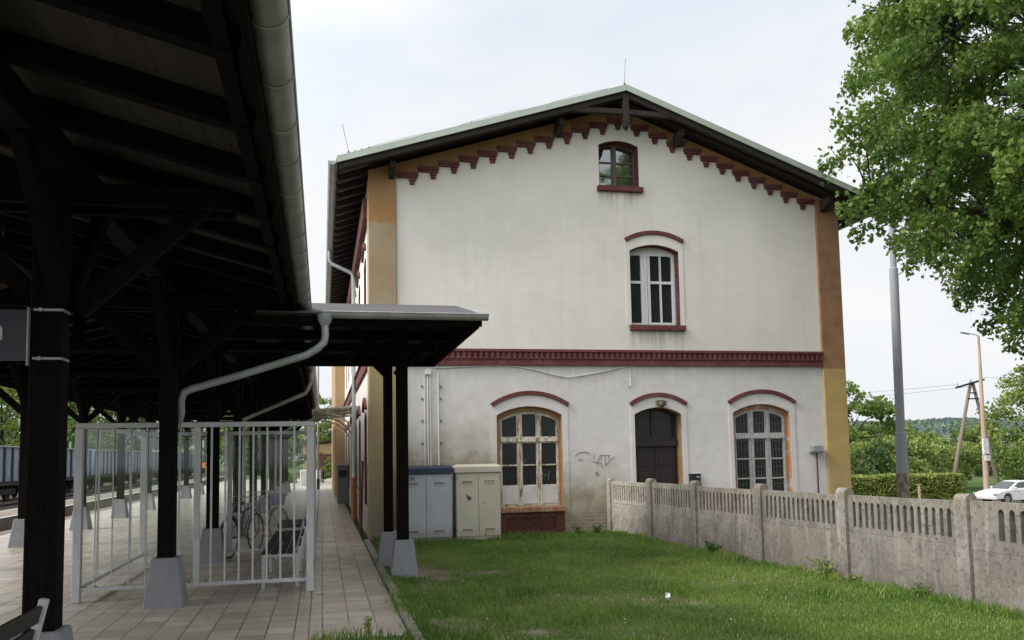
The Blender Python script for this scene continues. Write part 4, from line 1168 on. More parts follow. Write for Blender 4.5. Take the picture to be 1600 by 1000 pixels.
while y < CY1:
    for xa, xb in ((EAVE_R - .06, XR + .03), (EAVE_L + .06, XR - .03)):
        w.bar((xa, y, cz(xa) - .072), (xb, y, cz(xb) - .072), .11, .14)
    y += .94
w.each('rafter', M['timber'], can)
w = MB(); w.box(EAVE_R - .004, EAVE_R + .022, CY0, CY1, ZE - .13, ZE + .03); w.box(EAVE_R - .16, EAVE_R - .08, CY0, CY1, ZE - .10, ZE - .02)
w.box(EAVE_L - .022, EAVE_L + .004, CY0, CY1, ZE - .13, ZE + .03)
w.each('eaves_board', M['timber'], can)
PX = (-1.75, -5.85); PYS = [2.2 + 4.25 * k for k in range(11)]
w = MB()
for xx in PX: w.box(xx - .09, xx + .09, CY0, CY1, cz(xx) - .37, cz(xx) - .16)
w.box(XR - .08, XR + .08, CY0, CY1, cz(XR) - .36, cz(XR) - .16)
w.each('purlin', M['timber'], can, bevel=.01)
pproto = None
def post_parts(px_, y, parent, hw=.092):
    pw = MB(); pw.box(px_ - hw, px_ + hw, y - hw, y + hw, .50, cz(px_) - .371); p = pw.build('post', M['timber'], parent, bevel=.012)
    b = MB(); b.frustum(px_, y, -.05, .55, .225, .225, .145, .145); b.build('concrete_foot', M['blue_concrete'], p, bevel=.012)
    return p
for y in PYS:
    w = MB()
    zb = 3.42
    w.box(EAVE_L + .35, EAVE_R - .30, y - .162, y - .094, zb, zb + .15); w.box(EAVE_L + .35, EAVE_R - .30, y + .094, y + .162, zb, zb + .15)
    w.box(XR - .07, XR + .07, y - .07, y + .07, zb + .02, cz(XR) - .361)
    w.each('tie_beam', M['timber'], can, bevel=.008)
    w = MB()
    for xx in PX:
        for s in (-1, 1):
            w.bar((xx + s * .085, y, 2.70), (xx + s * .92, y, 3.48), .10, .13)
            w.bar((xx, y + s * .085, 2.75), (xx, y + s * .98, cz(xx) - .34), .10, .13)
    for s in (-1, 1):
        xx = PX[0] if s > 0 else PX[1]
        w.bar((xx - s * .1, y, zb + .08), (XR + s * .1, y, cz(XR) - .35), .09, .12)
    w.each('brace', M['timber'], can, bevel=.008)
    for xx in PX:
        nearest = xx > -2 and abs(y - 6.45) < .1
        post_parts(xx - (.07 if nearest else 0), y - (.05 if nearest else 0), can, .10 if nearest else .092)
# gutter with ring joints and the bent downpipe
w = MB(); gutter(w, (-.235, CY0, ZE + .02), (-.235, CY1, ZE + .02), .088, 12)
y = CY0 + .2
while y < CY1:
    rr = [(-.235 + .092 * math.cos(a), y, ZE + .02 + .092 * math.sin(a)) for a in [math.pi + math.pi * k / 10 for k in range(11)]]
    w.tube(rr, .0065, 5); y += .62
w.build('gutter', M['zinc'], can, smooth='auto')
w = MB(); gutter(w, (EAVE_L - .115, CY0, ZE + .02), (EAVE_L - .115, CY1, ZE + .02), .085, 10); w.build('gutter', M['zinc'], can, smooth='auto')
# pipes near the far posts
for y in (PYS[4], PYS[7]):
    w = MB(); w.tube([(-.235, y - .15, ZE - .06), (-.235, y - .15, ZE - .3), (-.35, y - .15, ZE - .55), (PX[0] + .14, y - .15, 2.5), (PX[0] + .14, y - .15, .6)], .045, 9)
    w.build('downpipe', M['zinc'], can, smooth='auto')

# ---- connecting canopy towards the house
cc = empty('connecting_canopy', (1.0, 13.0, 0), 'short gabled side canopy on two dark posts with grey felt roof', 'canopy')
TX0, TX1 = -.02, 2.0; TYR = 13.05; TY0, TY1 = 10.80, 15.35; TZE = 3.40; TZR = 3.90
tz = lambda y: TZE + (TZR - TZE) * (1 - abs(y - TYR) / (TYR - TY0))
w = MB()
for ya, yb in ((TY0, TYR), (TYR, TY1)):
    za, zb = tz(ya), tz(yb)
    w.add([(TX0 - 1.0, ya, za + .03), (TX1, ya, za + .03), (TX1, yb, zb + .03), (TX0 - 1.0, yb, zb + .03), (TX0 - 1.0, ya, za), (TX1, ya, za), (TX1, yb, zb), (TX0 - 1.0, yb, zb)],
          [(0,1,2,3),(7,6,5,4),(0,4,5,1),(1,5,6,2),(2,6,7,3),(3,7,4,0)])
w.build('roof_boards', M['deck'], cc)
w = MB()
for ya, yb in ((TY0 - .06, TYR), (TYR, TY1 + .06)):
    za, zb = tz(ya), tz(yb)
    w.add([(TX0 - 1.02, ya, za + .055), (TX1 + .02, ya, za + .055), (TX1 + .02, yb, zb + .055), (TX0 - 1.02, yb, zb + .055), (TX0 - 1.02, ya, za + .032), (TX1 + .02, ya, za + .032), (TX1 + .02, yb, zb + .032), (TX0 - 1.02, yb, zb + .032)],
          [(0,1,2,3),(7,6,5,4),(0,4,5,1),(1,5,6,2),(2,6,7,3),(3,7,4,0)])
w.build('roofing_felt', M['felt'], cc)
w = MB()
for ya, yb in ((TY0 - .05, TYR), (TYR, TY1 + .05)):
    w.bar((TX1 + .02, ya, tz(ya) + .065), (TX1 + .02, yb, tz(yb) + .065), .05, .018)
w.each('verge_strip', M['zinc_light'], cc)
w = MB()
for ya, yb in ((TY0, TYR), (TYR, TY1)):
    w.bar((TX1 - .012, ya, tz(ya) - .055), (TX1 - .012, yb, tz(yb) - .055), .026, .11)
w.box(TX0 - 1, TX1 - .03, TY0 + .001, TY0 + .027, TZE - .10, TZE - .003); w.box(TX0 - 1, TX1 - .03, TY1 - .027, TY1 - .001, TZE - .155, TZE - .003)
w.each('eaves_board', M['timber'], cc)
w = MB(); w.plate(lambda a, z, d: (TX1 - .03 - d, a, z), [(TY0 + .03, TZE - .12), (TY1 - .03, TZE - .15), (TY1 - .03, TZE - .01), (TYR, TZR - .01), (TY0 + .03, TZE - .01)], [], 0, .025)
w.build('gable_board', M['timber'], cc)
w = MB()
for xx in (-.1, .5, 1.1, 1.7):
    w.bar((xx, TY0 + .05, tz(TY0) - .055), (xx, TYR - .01, tz(TYR) - .055), .09, .10); w.bar((xx, TYR + .01, tz(TYR) - .055), (xx, TY1 - .05, tz(TY1) - .055), .09, .10)
w.each('rafter', M['timber'], cc)
SP = (12.28, 13.68)
w = MB()
for y in SP: w.box(TX0 - 1.4, TX1 - .25, y - .08, y + .08, 3.30, 3.43)
w.box(1.0, 1.16, TY0 + .2, TY1 - .2, 3.431, 3.50); w.box(TX0 - 1.2, TX1 - .32, TY0 + .12, TY0 + .22, 3.30, 3.38); w.box(TX0 - 1.2, TX1 - .32, TY1 - .22, TY1 - .12, 3.30, 3.38)
w.each('beam', M['timber'], cc, bevel=.008)
w = MB()
for y in SP:
    for s in (-1, 1): w.bar((1.06 + s * .07, y, 2.94), (1.06 + s * .50, y, 3.37), .09, .11)
w.bar((1.08, SP[0] - .07, 2.94), (1.08, SP[0] - .56, 3.43), .09, .11); w.bar((1.02, SP[1] + .06, 2.94), (1.06, SP[1] + .56, 3.43), .09, .11)
w.each('brace', M['timber'], cc, bevel=.008)
for y in SP:
    xc, hw = (1.10, .08) if y == SP[0] else (1.005, .07)
    pw = MB(); pw.box(xc - hw, xc + hw, y - hw, y + hw, .46, 3.299); p = pw.build('post', M['timber'], cc, bevel=.01)
    b = MB(); b.frustum(xc + .01, y, -.05, .50, .195, .195, .13, .13); b.build('concrete_foot', M['blue_concrete'], p, bevel=.01)
w = MB(); gutter(w, (.0, TY0 - .085, TZE + .03), (TX1 + .06, TY0 - .085, TZE + .03), .075, 10)
w.build('gutter', M['zinc'], cc, smooth='auto')
w = MB(); gutter(w, (.0, TY1 + .085, TZE + .03), (TX1 + .06, TY1 + .085, TZE + .03), .075, 10); w.build('gutter', M['zinc_light'], cc, smooth='auto')
w = MB()
for k in range(4):
    xx = .35 + k * .5; w.tube([(xx, TY0 - .085 + .079 * math.cos(a), TZE + .03 + .079 * math.sin(a)) for a in [math.pi + math.pi * q / 8 for q in range(9)]], .005, 5)
w.each('gutter_bracket', M['zinc'], cc)
w = MB(); yg = TY0 - .1
w.tube([(.03, yg, TZE + .0), (.03, yg, TZE - .07), (.03, yg, TZE - .13)], [.095, .085, .052], 12)
w.tube([(.03, yg, TZE - .13), (.035, yg, TZE - .26), (.02, yg, TZE - .34), (-.06, yg, TZE - .42), (-.19, yg, TZE - .50), (-.5, yg, 2.80), (-1.0, yg, 2.64), (-1.50, yg, 2.49), (-1.585, yg, 2.45), (-1.625, yg + .03, 2.36), (-1.625, yg + .06, 2.22), (-1.66, yg + .16, 2.12), (-1.72, yg + .22, 2.02), (-1.75, yg + .22, 1.9), (-1.75, yg + .22, .56)], .045, 12)
w.build('downpipe', M['zinc_light'], cc, smooth='auto')

# ================================================================== NAME SIGN on the near post
sg = empty('platform_sign', (-2.6, 6.36, 2.5), 'dark blue name sign with pale lettering strapped to the nearest post', 'sign')
w = MB(); w.box(-3.6, -1.925, 6.27, 6.295, 2.335, 2.675); w.build('board', M['blue_sign'], sg, bevel=.003)
w = MB(); w.box(-1.924, -1.915, 6.26, 6.30, 2.30, 2.69); w.build('edge_strip', M['strap'], sg)
w = MB()
# last letter of the name, a lowercase n
def letter_n(x, z, s):
    w.tube([(x, 6.268, z), (x, 6.268, z + s)], .013, 6)
    w.tube([(x, 6.268, z + s * .72), (x + s * .2, 6.268, z + s * .98), (x + s * .5, 6.268, z + s * .98), (x + s * .68, 6.268, z + s * .72), (x + s * .68, 6.268, z)], .013, 6)
letter_n(-2.155, 2.47, .105)
w.build('lettering', M['sign_white'], sg)
for z in (2.68, 2.35):
    w = MB(); w.box(-1.895, -1.712, 6.288, 6.2955, z - .008, z + .008); w.box(-1.7175, -1.711, 6.296, 6.46, z - .008, z + .008); w.build('strap', M['strap'], sg)
    w = MB(); w.tube([(-1.85, 6.276, z), (-1.85, 6.2879, z)], .014, 6); w.build('clamp', M['strap'], sg)

# ================================================================== WHITE STEEL ENCLOSURE
en = empty('steel_enclosure', (-1.5, 13, 0), 'white steel barred enclosure with glass panes on the platform', 'enclosure')
EX0, EX1, EY0, EY1, EZ = -2.84, -.15, 11.25, 15.10, 2.12
posts = [(EX0, EY0), (-1.50, EY0), (EX1, EY0), (EX0, EY1), (-1.50, EY1), (EX1, EY1), (EX1, 13.2)]
for k, (x, y) in enumerate(posts):
    w = MB(); h_ = .045 if k in (0, 2, 3, 5) else .035
    w.box(x - h_, x + h_, y - h_, y + h_, 0.002 if k in (0, 2, 3, 5) else .13, EZ - .062); w.build('post', M['white_metal'], en, bevel=.005)
for z0, z1 in ((EZ - .06, EZ), (.13, .175)):
    for (xa, ya), (xb, yb) in (((EX0, EY0), (EX1, EY0)), ((EX0, EY1), (EX1, EY1)), ((EX0, EY0), (EX0, EY1)), ((EX1, EY0), (EX1, EY1))):
        w = MB()
        if ya == yb:
            if z1 < 1: w.box(xa + .046, -1.536, ya - .022, ya + .022, z0, z1); w.box(-1.464, xb - .046, ya - .022, ya + .022, z0, z1)
            else: w.box(xa - .045, xb + .045, ya - .03, ya + .03, z0, z1)
        else: w.box(xa - .022, xa + .022, ya + .046, yb - .046, z0 + .001, z1 - .001)
        w.build('rail', M['white_metal'], en, bevel=.004)
bars = [(-1.50 + .165 * k, EY0) for k in range(1, 9) if k != 0] + [(EX0 + .19 * k, EY0) for k in range(1, 7)]
bars += [(EX0 + .27 * k, EY1) for k in range(1, 5)]
for x, y in bars:
    w = MB(); hh = (.0115 if x > -1.5 else .0065) if y == EY0 else .006
    w.box(x - hh, x + hh, y - hh, y + hh, .176, EZ - .061); w.build('bar', M['white_metal'], en)
for y in (12.2, 14.15):
    w = MB(); w.box(EX0 - .012, EX0 + .012, y - .012, y + .012, .176, EZ - .061); w.build('bar', M['white_metal'], en)
    w = MB(); w.box(EX1 - .012, EX1 + .012, y - .012, y + .012, .176, EZ - .061); w.build('bar', M['white_metal'], en)
for xa, xb, y in ((EX0 + .05, -1.54, EY0 + .03), (EX0 + .05, -1.54, EY1 + .03), (-1.46, EX1 - .05, EY1 + .03)):
    w = MB(); w.box(xa, xb, y, y + .006, .19, EZ - .075); w.build('glass_pane', M['thin_glass'], en)
w = MB()
for x, y in ((EX0 + .09, EY0 - .024), (EX0 + .22, EY0 - .024), (-1.58, EY0 - .024), (-1.38, EY0 - .024), (-.62, EY0 - .024), (EX1 - .09, EY0 - .024)):
    w.tube([(x, y, .185), (x, y - .012, .185)], .014, 6)
w.each('bolt', M['machine'], en)

# ================================================================== BENCHES
def bench(label, x, y, ln=1.75, group='slatted platform benches'):
    """seat faces the rails (-x); origin at the foot"""
    t = empty('platform_bench', (0, 0, 0), label, 'bench', group)
    w = MB()
    for k in range(4): w.box(-.46 + k * .105, -.37 + k * .105, 0, ln, .43, .462)
    w.each('seat_plank', M['plank'], t, bevel=.006)
    w = MB()
    for k in range(3):
        z = .52 + k * .125; xo = .02 + k * .035
        w.bar((xo, 0, z + .05), (xo, ln, z + .05), .028, .10, (.25, 0, 1))
    w.each('back_plank', M['plank'], t, bevel=.006)
    for yy in (.03, ln - .03):
        w = MB(); w.box(-.46, -.42, yy - .02, yy + .02, 0, .428); w.box(-.04, 0, yy - .02, yy + .02, 0, .428); w.box(-.46, 0, yy - .019, yy + .019, .39, .428)
        w.bar((-.0, yy, .40), (.115, yy, .90), .05, .045, (1, 0, 0))
        w.build('frame', M['white_metal'], t, bevel=.004)
    t.location = (x, y, 0)
    return t
bench('dark planked bench seen from behind beside the nearest canopy post', -1.62, 3.55, 1.80)
bench('dark slatted bench just behind the front bars of the enclosure', -.30, 11.65, 1.7)
bench('dark slatted bench at the back of the white enclosure', -.30, 13.45, 1.5)
bench('dark slatted bench on the platform beyond the white enclosure', -.32, 16.0, 1.7)

# ================================================================== BICYCLES
def bicycle(label, x, y, rot, mat, basket=None):
    t = empty('bicycle', (x, y, 0), label, 'bicycle', 'bicycles parked under the canopy'); 
    def at(a, z, s=0): return (a, s, z)
    def mk(name, mb, m, par): 
        o = mb.build(name, m, None, smooth='auto'); o.parent = par; return o
    for cx in (-.52, .52):
        w = MB(); w.tube([at(cx + .33 * math.cos(k * math.pi / 12), .34 + .33 * math.sin(k * math.pi / 12)) for k in range(25)], .016, 6, False); wh = mk('wheel', w, M['tyre'], t)
        w = MB()
        for k in range(9): w.tube([at(cx, .34), at(cx + .32 * math.cos(k * .7), .34 + .32 * math.sin(k * .7))], .0025, 4)
        mk('spokes', w, M['alloy'], wh)
    w = MB(); w.tube([at(-.52, .34), at(-.05, .32), at(.36, .78)], .016, 7); w.tube([at(-.05, .32), at(-.2, .86)], .016, 7); w.tube([at(-.16, .72), at(.34, .80)], .016, 7); w.tube([at(-.52, .34), at(-.16, .72)], .011, 7); w.tube([at(.52, .34), at(.38, .70), at(.33, .95)], .015, 7)
    mk('frame', w, mat, t)
    w = MB(); w.tube([at(.22, 1.0, -.28), at(.32, .99, -.16), at(.33, .97, 0), at(.32, .99, .16), at(.22, 1.0, .28)], .012, 6); mk('handlebar', w, M['alloy'], t)
    w = MB(); w.frustum(-.22, 0, .87, .92, .12, .05, .14, .08); mk('saddle', w, M['black'], t)
    w = MB(); w.tube([at(-.52 + .36 * math.cos(k * math.pi / 12), .35 + .36 * math.sin(k * math.pi / 12)) for k in range(2, 14)], .02, 5); mk('mudguard', w, mat, t)
    if basket:
        w = MB(); w.frustum(-.50, 0, .74, .96, .09, .09, .12, .11); mk('pannier', w, basket, t)
    t.rotation_euler = (0, R(0), rot)
    return t
bicycle('dark bicycle leaning by the first post behind the enclosure', -1.35, 15.9, R(70), M['bike_frame'])
bicycle('bicycle with a blue bag parked farther along the platform', -1.15, 18.3, R(125), M['bike_frame'], M['bike_blue'])

# ================================================================== along the platform wall
t = empty('glass_awning', (.4, 26.5, 2.9), 'dirty glass awning on curved brackets over a platform door', 'awning')
w = MB(); w.add([(.93, 24.6, 3.10), (-.26, 24.6, 2.98), (-.26, 30.5, 2.98), (.93, 30.5, 3.10), (.93, 24.6, 3.115), (-.26, 24.6, 2.995), (-.26, 30.5, 2.995), (.93, 30.5, 3.115)], [(0,1,2,3),(7,6,5,4),(0,4,5,1),(1,5,6,2),(2,6,7,3),(3,7,4,0)])
w.build('glass', M['awning_glass'], t)
w = MB(); w.bar((.93, 24.59, 3.10), (-.27, 24.59, 2.98), .03, .05); w.bar((-.27, 24.59, 2.98), (-.27, 30.5, 2.98), .03, .05); w.bar((.33, 24.6, 3.02), (.33, 30.5, 3.02), .03, .03)
for y in (26.5, 28.5, 30.5): w.bar((.93, y, 3.09), (-.27, y, 2.97), .03, .04)
w.build('frame', M['awn_frame'], t)
for y in (24.65, 27.5, 30.4):
    w = MB(); w.tube([(.92, y, 2.30), (.80, y, 2.55), (.5, y, 2.80), (.1, y, 2.92), (-.2, y, 2.96)], .022, 8); w.build('bracket', M['awn_frame'], t, smooth='auto')
t = empty('ticket_machine', (.70, 32.2, 0), 'grey upright machine cabinet standing against the platform wall', 'machine')
w = MB(); w.box(.52, .93, 32.0, 32.45, 0, 1.36); w.build('casing', M['machine'], t, bevel=.015)
w = MB(); w.box(.50, .935, 31.98, 32.47, 1.361, 1.42); w.build('top', M['zinc'], t, bevel=.01)
w = MB(); w.box(.58, .86, 31.985, 31.999, .95, 1.20); w.build('screen', M['black'], t)
t = empty('iron_post', (.86, 18.75, 0), 'thin rusty iron gate post leaning by the platform wall', 'post')
w = MB(); w.bar((.80, 18.75, 0), (.84, 18.75, 1.58), .045, .06, (0, 1, 0)); w.build('bar', M['rust'], t)
w = MB(); w.tube([(.80, 18.75, .95), (.70, 18.75, 1.05), (.70, 18.75, 1.15)], .012, 6); w.build('hook', M['rust'], t)

# ================================================================== RAILWAY
def slab(name, mat, x0, x1, y0, y1, z0, z1):
    w = MB(); w.box(x0, x1, y0, y1, z0, z1); return tag(w.build(name, mat), kind='structure')
slab('track_bed', M['ballast'], -11.25, -7.62, -20, 320, -.9, -.76)
slab('track_bed', M['ballast'], -24.5, -13.15, -20, 320, -.9, -.80)
slab('island_platform', M['strip'], -13.1, -11.3, -20, 110, -.9, -.30)
w = MB(); w.box(-11.45, -11.33, -20, 110, -.299, -.295); w.box(-13.07, -12.95, -20, 110, -.299, -.295); tag(w.build('platform_line', M['sign_white']), kind='structure')
def track(xc, zb, label):
    t = empty('railway_track', (xc, 20, zb), label, 'railway track')
    for s in (-1, 1):
        w = MB(); x = xc + s * .7525
        w.box(x - .065, x + .065, -20, 320, zb, zb + .015); w.box(x - .012, x + .012, -20, 320, zb + .0152, zb + .12); w.box(x - .036, x + .036, -20, 320, zb + .1202, zb + .155); w.build('rail', M['rail'], t)
    w = MB(); y = 0
    while y < 140:
        w.box(xc - 1.3, xc + 1.3, y, y + .24, zb - .06, zb - .002); y += .65
    w.build('sleepers', M['under'], t)
track(-9.5, -.72, 'nearest railway track along the platform edge')
track(-19.3, -.76, 'railway track under the row of freight wagons')
def wagon_proto():
    t = empty('freight_wagon', (0, 0, 0), 'x', 'freight wagon', 'open freight wagons in the standing train')
    L, W = 13.4, 2.8
    w = MB(); w.box(-W/2, W/2, -L/2, L/2, 1.22, 3.22); body = w.build('body', M['wagon_blue'], t, bevel=.02)
    w = MB(); k = 0; y = -L/2 + .04
    while y <= L/2 + .01:
        for s in (-1, 1): w.box(s*W/2 if s > 0 else -W/2 - .11, W/2 + .11 if s > 0 else -W/2, y - .07, y + .07, 1.2, 3.2)
        y += (L - .08) / 10
    w.each('rib', M['wagon_rib'], body)
    w = MB(); w.box(-W/2 - .12, W/2 + .12, -L/2 - .03, L/2 + .03, 3.221, 3.31); w.build('rim', M['wagon_rim'], body)
    w = MB(); w.box(-W/2 - .1, W/2 + .1, -L/2 - .2, L/2 + .2, 1.0, 1.19); w.box(-.25, .25, -L/2 - .5, L/2 + .5, .95, 1.1)
    for y in (-L/2 - .45, L/2 + .45):
        for s in (-.85, .85): w.tube([(s, y - .12 if y < 0 else y + .12, 1.05), (s, y * .98, 1.05)], [.22, .10], 10)
    w.build('underframe', M['under'], t)
    for yc in (-4.3, 4.3):
        w = MB(); w.box(-1.15, -.95, yc - 1.3, yc + 1.3, .45, .80); w.box(.95, 1.15, yc - 1.3, yc + 1.3, .45, .80); w.box(-.9, .9, yc - .2, yc + .2, .55, .98); bg = w.build('bogie', M['under'], t)
        for dy in (-.9, .9):
            for s in (-1, 1):
                w = MB(); w.tube([(s * .70, yc + dy, .46), (s * .84, yc + dy, .46)], .46, 18); w.build('wheel', M['under'], bg, smooth='auto')
            w = MB(); w.tube([(-1.0, yc + dy, .46), (1.0, yc + dy, .46)], .08, 8); w.build('axle', M['under'], bg, smooth='auto')
    return t
wl = ['first freight wagon of the train, pale grey, nearest at the left', 'second freight wagon, faded blue, behind the nearest canopy post', 'third freight wagon, patchy blue, left of the enclosure corner', 'fourth freight wagon, blue, seen through the enclosure bars', 'fifth freight wagon, smaller and greyer through the enclosure', 'last visible freight wagon at the far end of the train']
wg = wagon_proto()
for i in range(6):
    o = wg if i == 0 else copy_tree(wg)
    o['label'] = wl[i]
    o.location = (-19.3, 52.3 + i * 14.9, -.605)
    if i in (0, 4):
        for ch in o.children:
            if ch.name.startswith('body'):
                ch.data = ch.data.copy(); ch.data.materials[0] = M['wagon_grey']

# ================================================================== TREES
def tree(name, label, cat, base, ctr, rad, nclump, nleaf, size, mat, trunk_r=.2, group=None, flat=.6, shell=.55, limbs=9, clump_r=None, low=None, seed=None):
    """trunk with limbs, and a crown of leaf clumps gathered at limb ends"""
    base = Vector(base); ctr = np.array(ctr, float); rad = np.array(rad, float)
    t = empty(name, base, label, cat, group)
    d = unit(nclump); rr = RNG.uniform(shell, 1., nclump) ** .7
    # lumpy outline
    lump = np.array([1 + .22 * mnoise.noise((q[0] * 1.7 + base.x, q[1] * 1.7 + base.y, q[2] * 1.7)) for q in d])
    cc_ = ctr + d * (rr * lump)[:, None] * rad
    if low is not None: cc_ = cc_[cc_[:, 2] > low]
    m = len(cc_)
    cr = clump_r or float(np.mean(rad)) * .24
    per = nleaf // m
    idx = np.repeat(np.arange(m), per)
    cs = cr * RNG.uniform(.55, 1.25, m)
    u = unit(m * per) * (RNG.random(m * per) ** .45)[:, None]
    off = u * cs[idx][:, None]; off[:, 2] *= flat
    out = d[:m] if low is None else None
    hx = off[:, 0] ** 2 + off[:, 1] ** 2
    off[:, 2] -= .35 * hx / cr                     # clumps droop at their edges
    C_ = cc_[idx] + off
    V, F = leaves(C_, None, size, .8, .35)
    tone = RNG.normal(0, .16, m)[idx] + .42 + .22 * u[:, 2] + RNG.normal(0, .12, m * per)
    fast_mesh('crown', V, F, M[mat], t, np.repeat(np.clip(tone, 0, 1), 4), 4)
    w = MB(); top = Vector(ctr + np.array([0, 0, rad[2] * .45]))
    bend = Vector((random.uniform(-.1, .1), random.uniform(-.1, .1), 0)) * rad[0]
    w.tube([base - Vector((0, 0, .3)), base + (top - base) * .3 + bend * .4, base + (top - base) * .65 + bend, top], [trunk_r * 1.15, trunk_r * .85, trunk_r * .55, trunk_r * .15], 10)
    order = RNG.permutation(m)[:limbs]
    for k in order:
        e = Vector(cc_[k]); f = random.uniform(.28, .7); s = base + (top - base) * f + bend * min(1, f * 1.3)
        mid_ = (s + e) * .5 + Vector((0, 0, .12 * (e - s).length))
        w.tube([s, mid_, e], [trunk_r * .38, trunk_r * .2, trunk_r * .05], 6)
    w.build('trunk', M['bark'], t, smooth='auto')
    return t
# the big linden leaning in from the right, its trunk outside the picture
def linden():
    base = Vector((13.9, 12.6, -.4)); ctr = np.array([13.6, 12.4, 8.3]); rad = np.array([5.5, 5.2, 5.6])
    t = empty('linden_tree', base, 'large leafy linden tree hanging over the fence from the right edge', 'tree')
    m = 980
    d = unit(m); rr = RNG.uniform(.30, 1., m) ** .6
    lump = np.array([1 + .20 * mnoise.noise((q[0] * 2.3, q[1] * 2.3 + 4, q[2] * 2.3)) for q in d])
    tips = ctr + d * (rr * lump)[:, None] * rad
    tips = tips[(tips[:, 2] > 2.9) & (tips[:, 0] / tips[:, 1] > .715)]; 
    zs_ = 1.65 + (tips[:, 2] - 1.65) * 12 / tips[:, 1]; xs_ = tips[:, 0] * 12 / tips[:, 1]
    tips = tips[zs_ > 5.75 - (xs_ - 8.6) * .86]
    extra = np.array([(8.05, 12.0, 5.62), (8.5, 12.1, 5.9), (8.4, 12.1, 5.35), (9.0, 12.0, 5.2), (9.35, 12.1, 5.0), (9.9, 12.0, 4.75), (10.3, 12.1, 4.45), (10.9, 12.0, 4.0), (11.0, 12.0, 3.75), (11.4, 12.1, 3.55), (8.1, 12.0, 7.1), (8.0, 12.2, 6.5), (8.35, 12.1, 7.7), (8.2, 12, 6.9)])
    extra[:, 0] += .32; tips = np.concatenate([tips, extra]); m = len(tips)
    V = []; per = 285; P_ = []; tone = []
    stem = base + Vector((0, 0, 4.2))
    w = MB()
    w.tube([base - Vector((0, 0, .4)), base + Vector((0, 0, 2.2)), base + Vector((-.1, 0, 4.5)), base + Vector((-.2, -.1, 7.5)), base + Vector((-.3, -.2, 10.8))], [.40, .32, .27, .19, .06], 12)
    main = []
    for k in range(20):
        a = k * 2.4 + .5; z0 = 4.4 + 5.0 * k / 20; el = .25 + .5 * k / 20; ln = 4.4 * (1 - .35 * k / 20)
        s = base + Vector((-.1, 0, z0 + .4)); e = s + Vector((math.cos(a) * ln * math.cos(el), math.sin(a) * ln * math.cos(el), ln * math.sin(el) + .3))
        mid_ = (s + e) * .5 + Vector((0, 0, .45)); w.tube([s, mid_, e], [.11, .065, .02], 7); main.append((s, mid_, e))
    mp_ = [Vector(p) for b_ in main for p in (b_[0] * .4 + b_[1] * .6, b_[1], b_[1] * .5 + b_[2] * .5, b_[2])]
    for i in range(m):
        tip = Vector(tips[i])
        s = min(mp_, key=lambda p: (p - tip).length + (0 if (p - Vector(ctr)).length < (tip - Vector(ctr)).length else 2))
        if (tip - s).length < 2.3: w.tube([s, (s + tip) * .5 + Vector((0, 0, .12)), tip], [.022, .013, .004], 5)
        dirn = (tip - Vector(ctr)); dirn.z *= .35; dirn.normalize(); dirn = (dirn + Vector((0, 0, -.28))).normalized()
        sd = dirn.cross(Vector((0, 0, 1))).normalized(); up = sd.cross(dirn)
        ln = random.uniform(.5, .9); wd = random.uniform(.28, .46)
        t_ = RNG.random(per); wv = (1 - .75 * t_) * wd
        p = np.array(tip)[None] + np.array(dirn)[None] * ((t_ - .55) * ln * 1.5)[:, None] + np.array(sd)[None] * (RNG.uniform(-1, 1, per) * wv)[:, None] + np.array(up)[None] * (RNG.normal(0, .10, per))[:, None]
        p[:, 2] -= .22 * t_ ** 2 * ln
        P_.append(p); tn = random.gauss(0, .24)
        tone.append(np.clip(RNG.normal(.46 + tn, .14, per), 0, 1))
    P_ = np.concatenate(P_); tone = np.concatenate(tone)
    Vx, Fx = leaves(P_, None, .082, 1.0, .5)
    fast_mesh('crown', Vx, Fx, M['linden'], t, np.repeat(tone, 4), 4)
    w.build('trunk', M['bark'], t, smooth='auto')
linden()

GB = 'trees and bushes behind the hedge'
tree('roadside_tree', 'tall round green tree above the hedge behind the lamp post', 'tree', (50.5, 76, -2.2), (50.0, 76, 3.0), (6.2, 5, 4.6), 120, 12000, .34, 'leaf_mid', .3, GB, low=-1.0)
tree('roadside_tree', 'dark tree close against the yellow house corner', 'tree', (36.2, 60, -2.0), (34.6, 60, .8), (3.6, 3.2, 3.0), 70, 6500, .27, 'leaf_dark', .25, GB, low=-1.8)
tree('garden_bush', 'deep green bush just above the left half of the hedge', 'bush', (35.6, 54, -2.0), (35.6, 54, .25), (4.0, 2.4, 2.4), 80, 9000, .2, 'leaf_dark', .1, GB, low=-1.9)
tree('garden_bush', 'mid green bush left of the lamp post foot', 'bush', (31.6, 50, -2.0), (31.2, 50, .2), (2.3, 2, 2.2), 50, 6000, .2, 'leaf_mid', .1, GB, low=-1.9)
tree('garden_bush', 'pale green bush right of the lamp post', 'bush', (43.5, 60, -2.0), (43.6, 60, .15), (5.2, 2.8, 2.3), 90, 11000, .2, 'leaf_pale', .1, GB, low=-1.9)
tree('garden_bush', 'pale green bush behind the foot of the double power pole', 'bush', (50.5, 66, -2.0), (51.0, 66, .35), (6.0, 3.2, 2.5), 90, 12000, .22, 'leaf_pale', .1, GB, low=-1.9)
tree('garden_shrub', 'compact dark green shrub at the right end of the hedge', 'shrub', (35.6, 44.5, -1.95), (35.6, 44.5, -.82), (1.15, 1.0, 1.1), 40, 5200, .12, 'leaf_mid', .06, GB, flat=.8, low=-2)
tree('roadside_tree', 'loose yellowish green tree at the right edge behind the car', 'tree', (59.8, 62, -2.1), (59.6, 62, 2.6), (6.0, 4, 5.4), 140, 13000, .26, 'leaf_pale', .25, GB, low=-1.5)
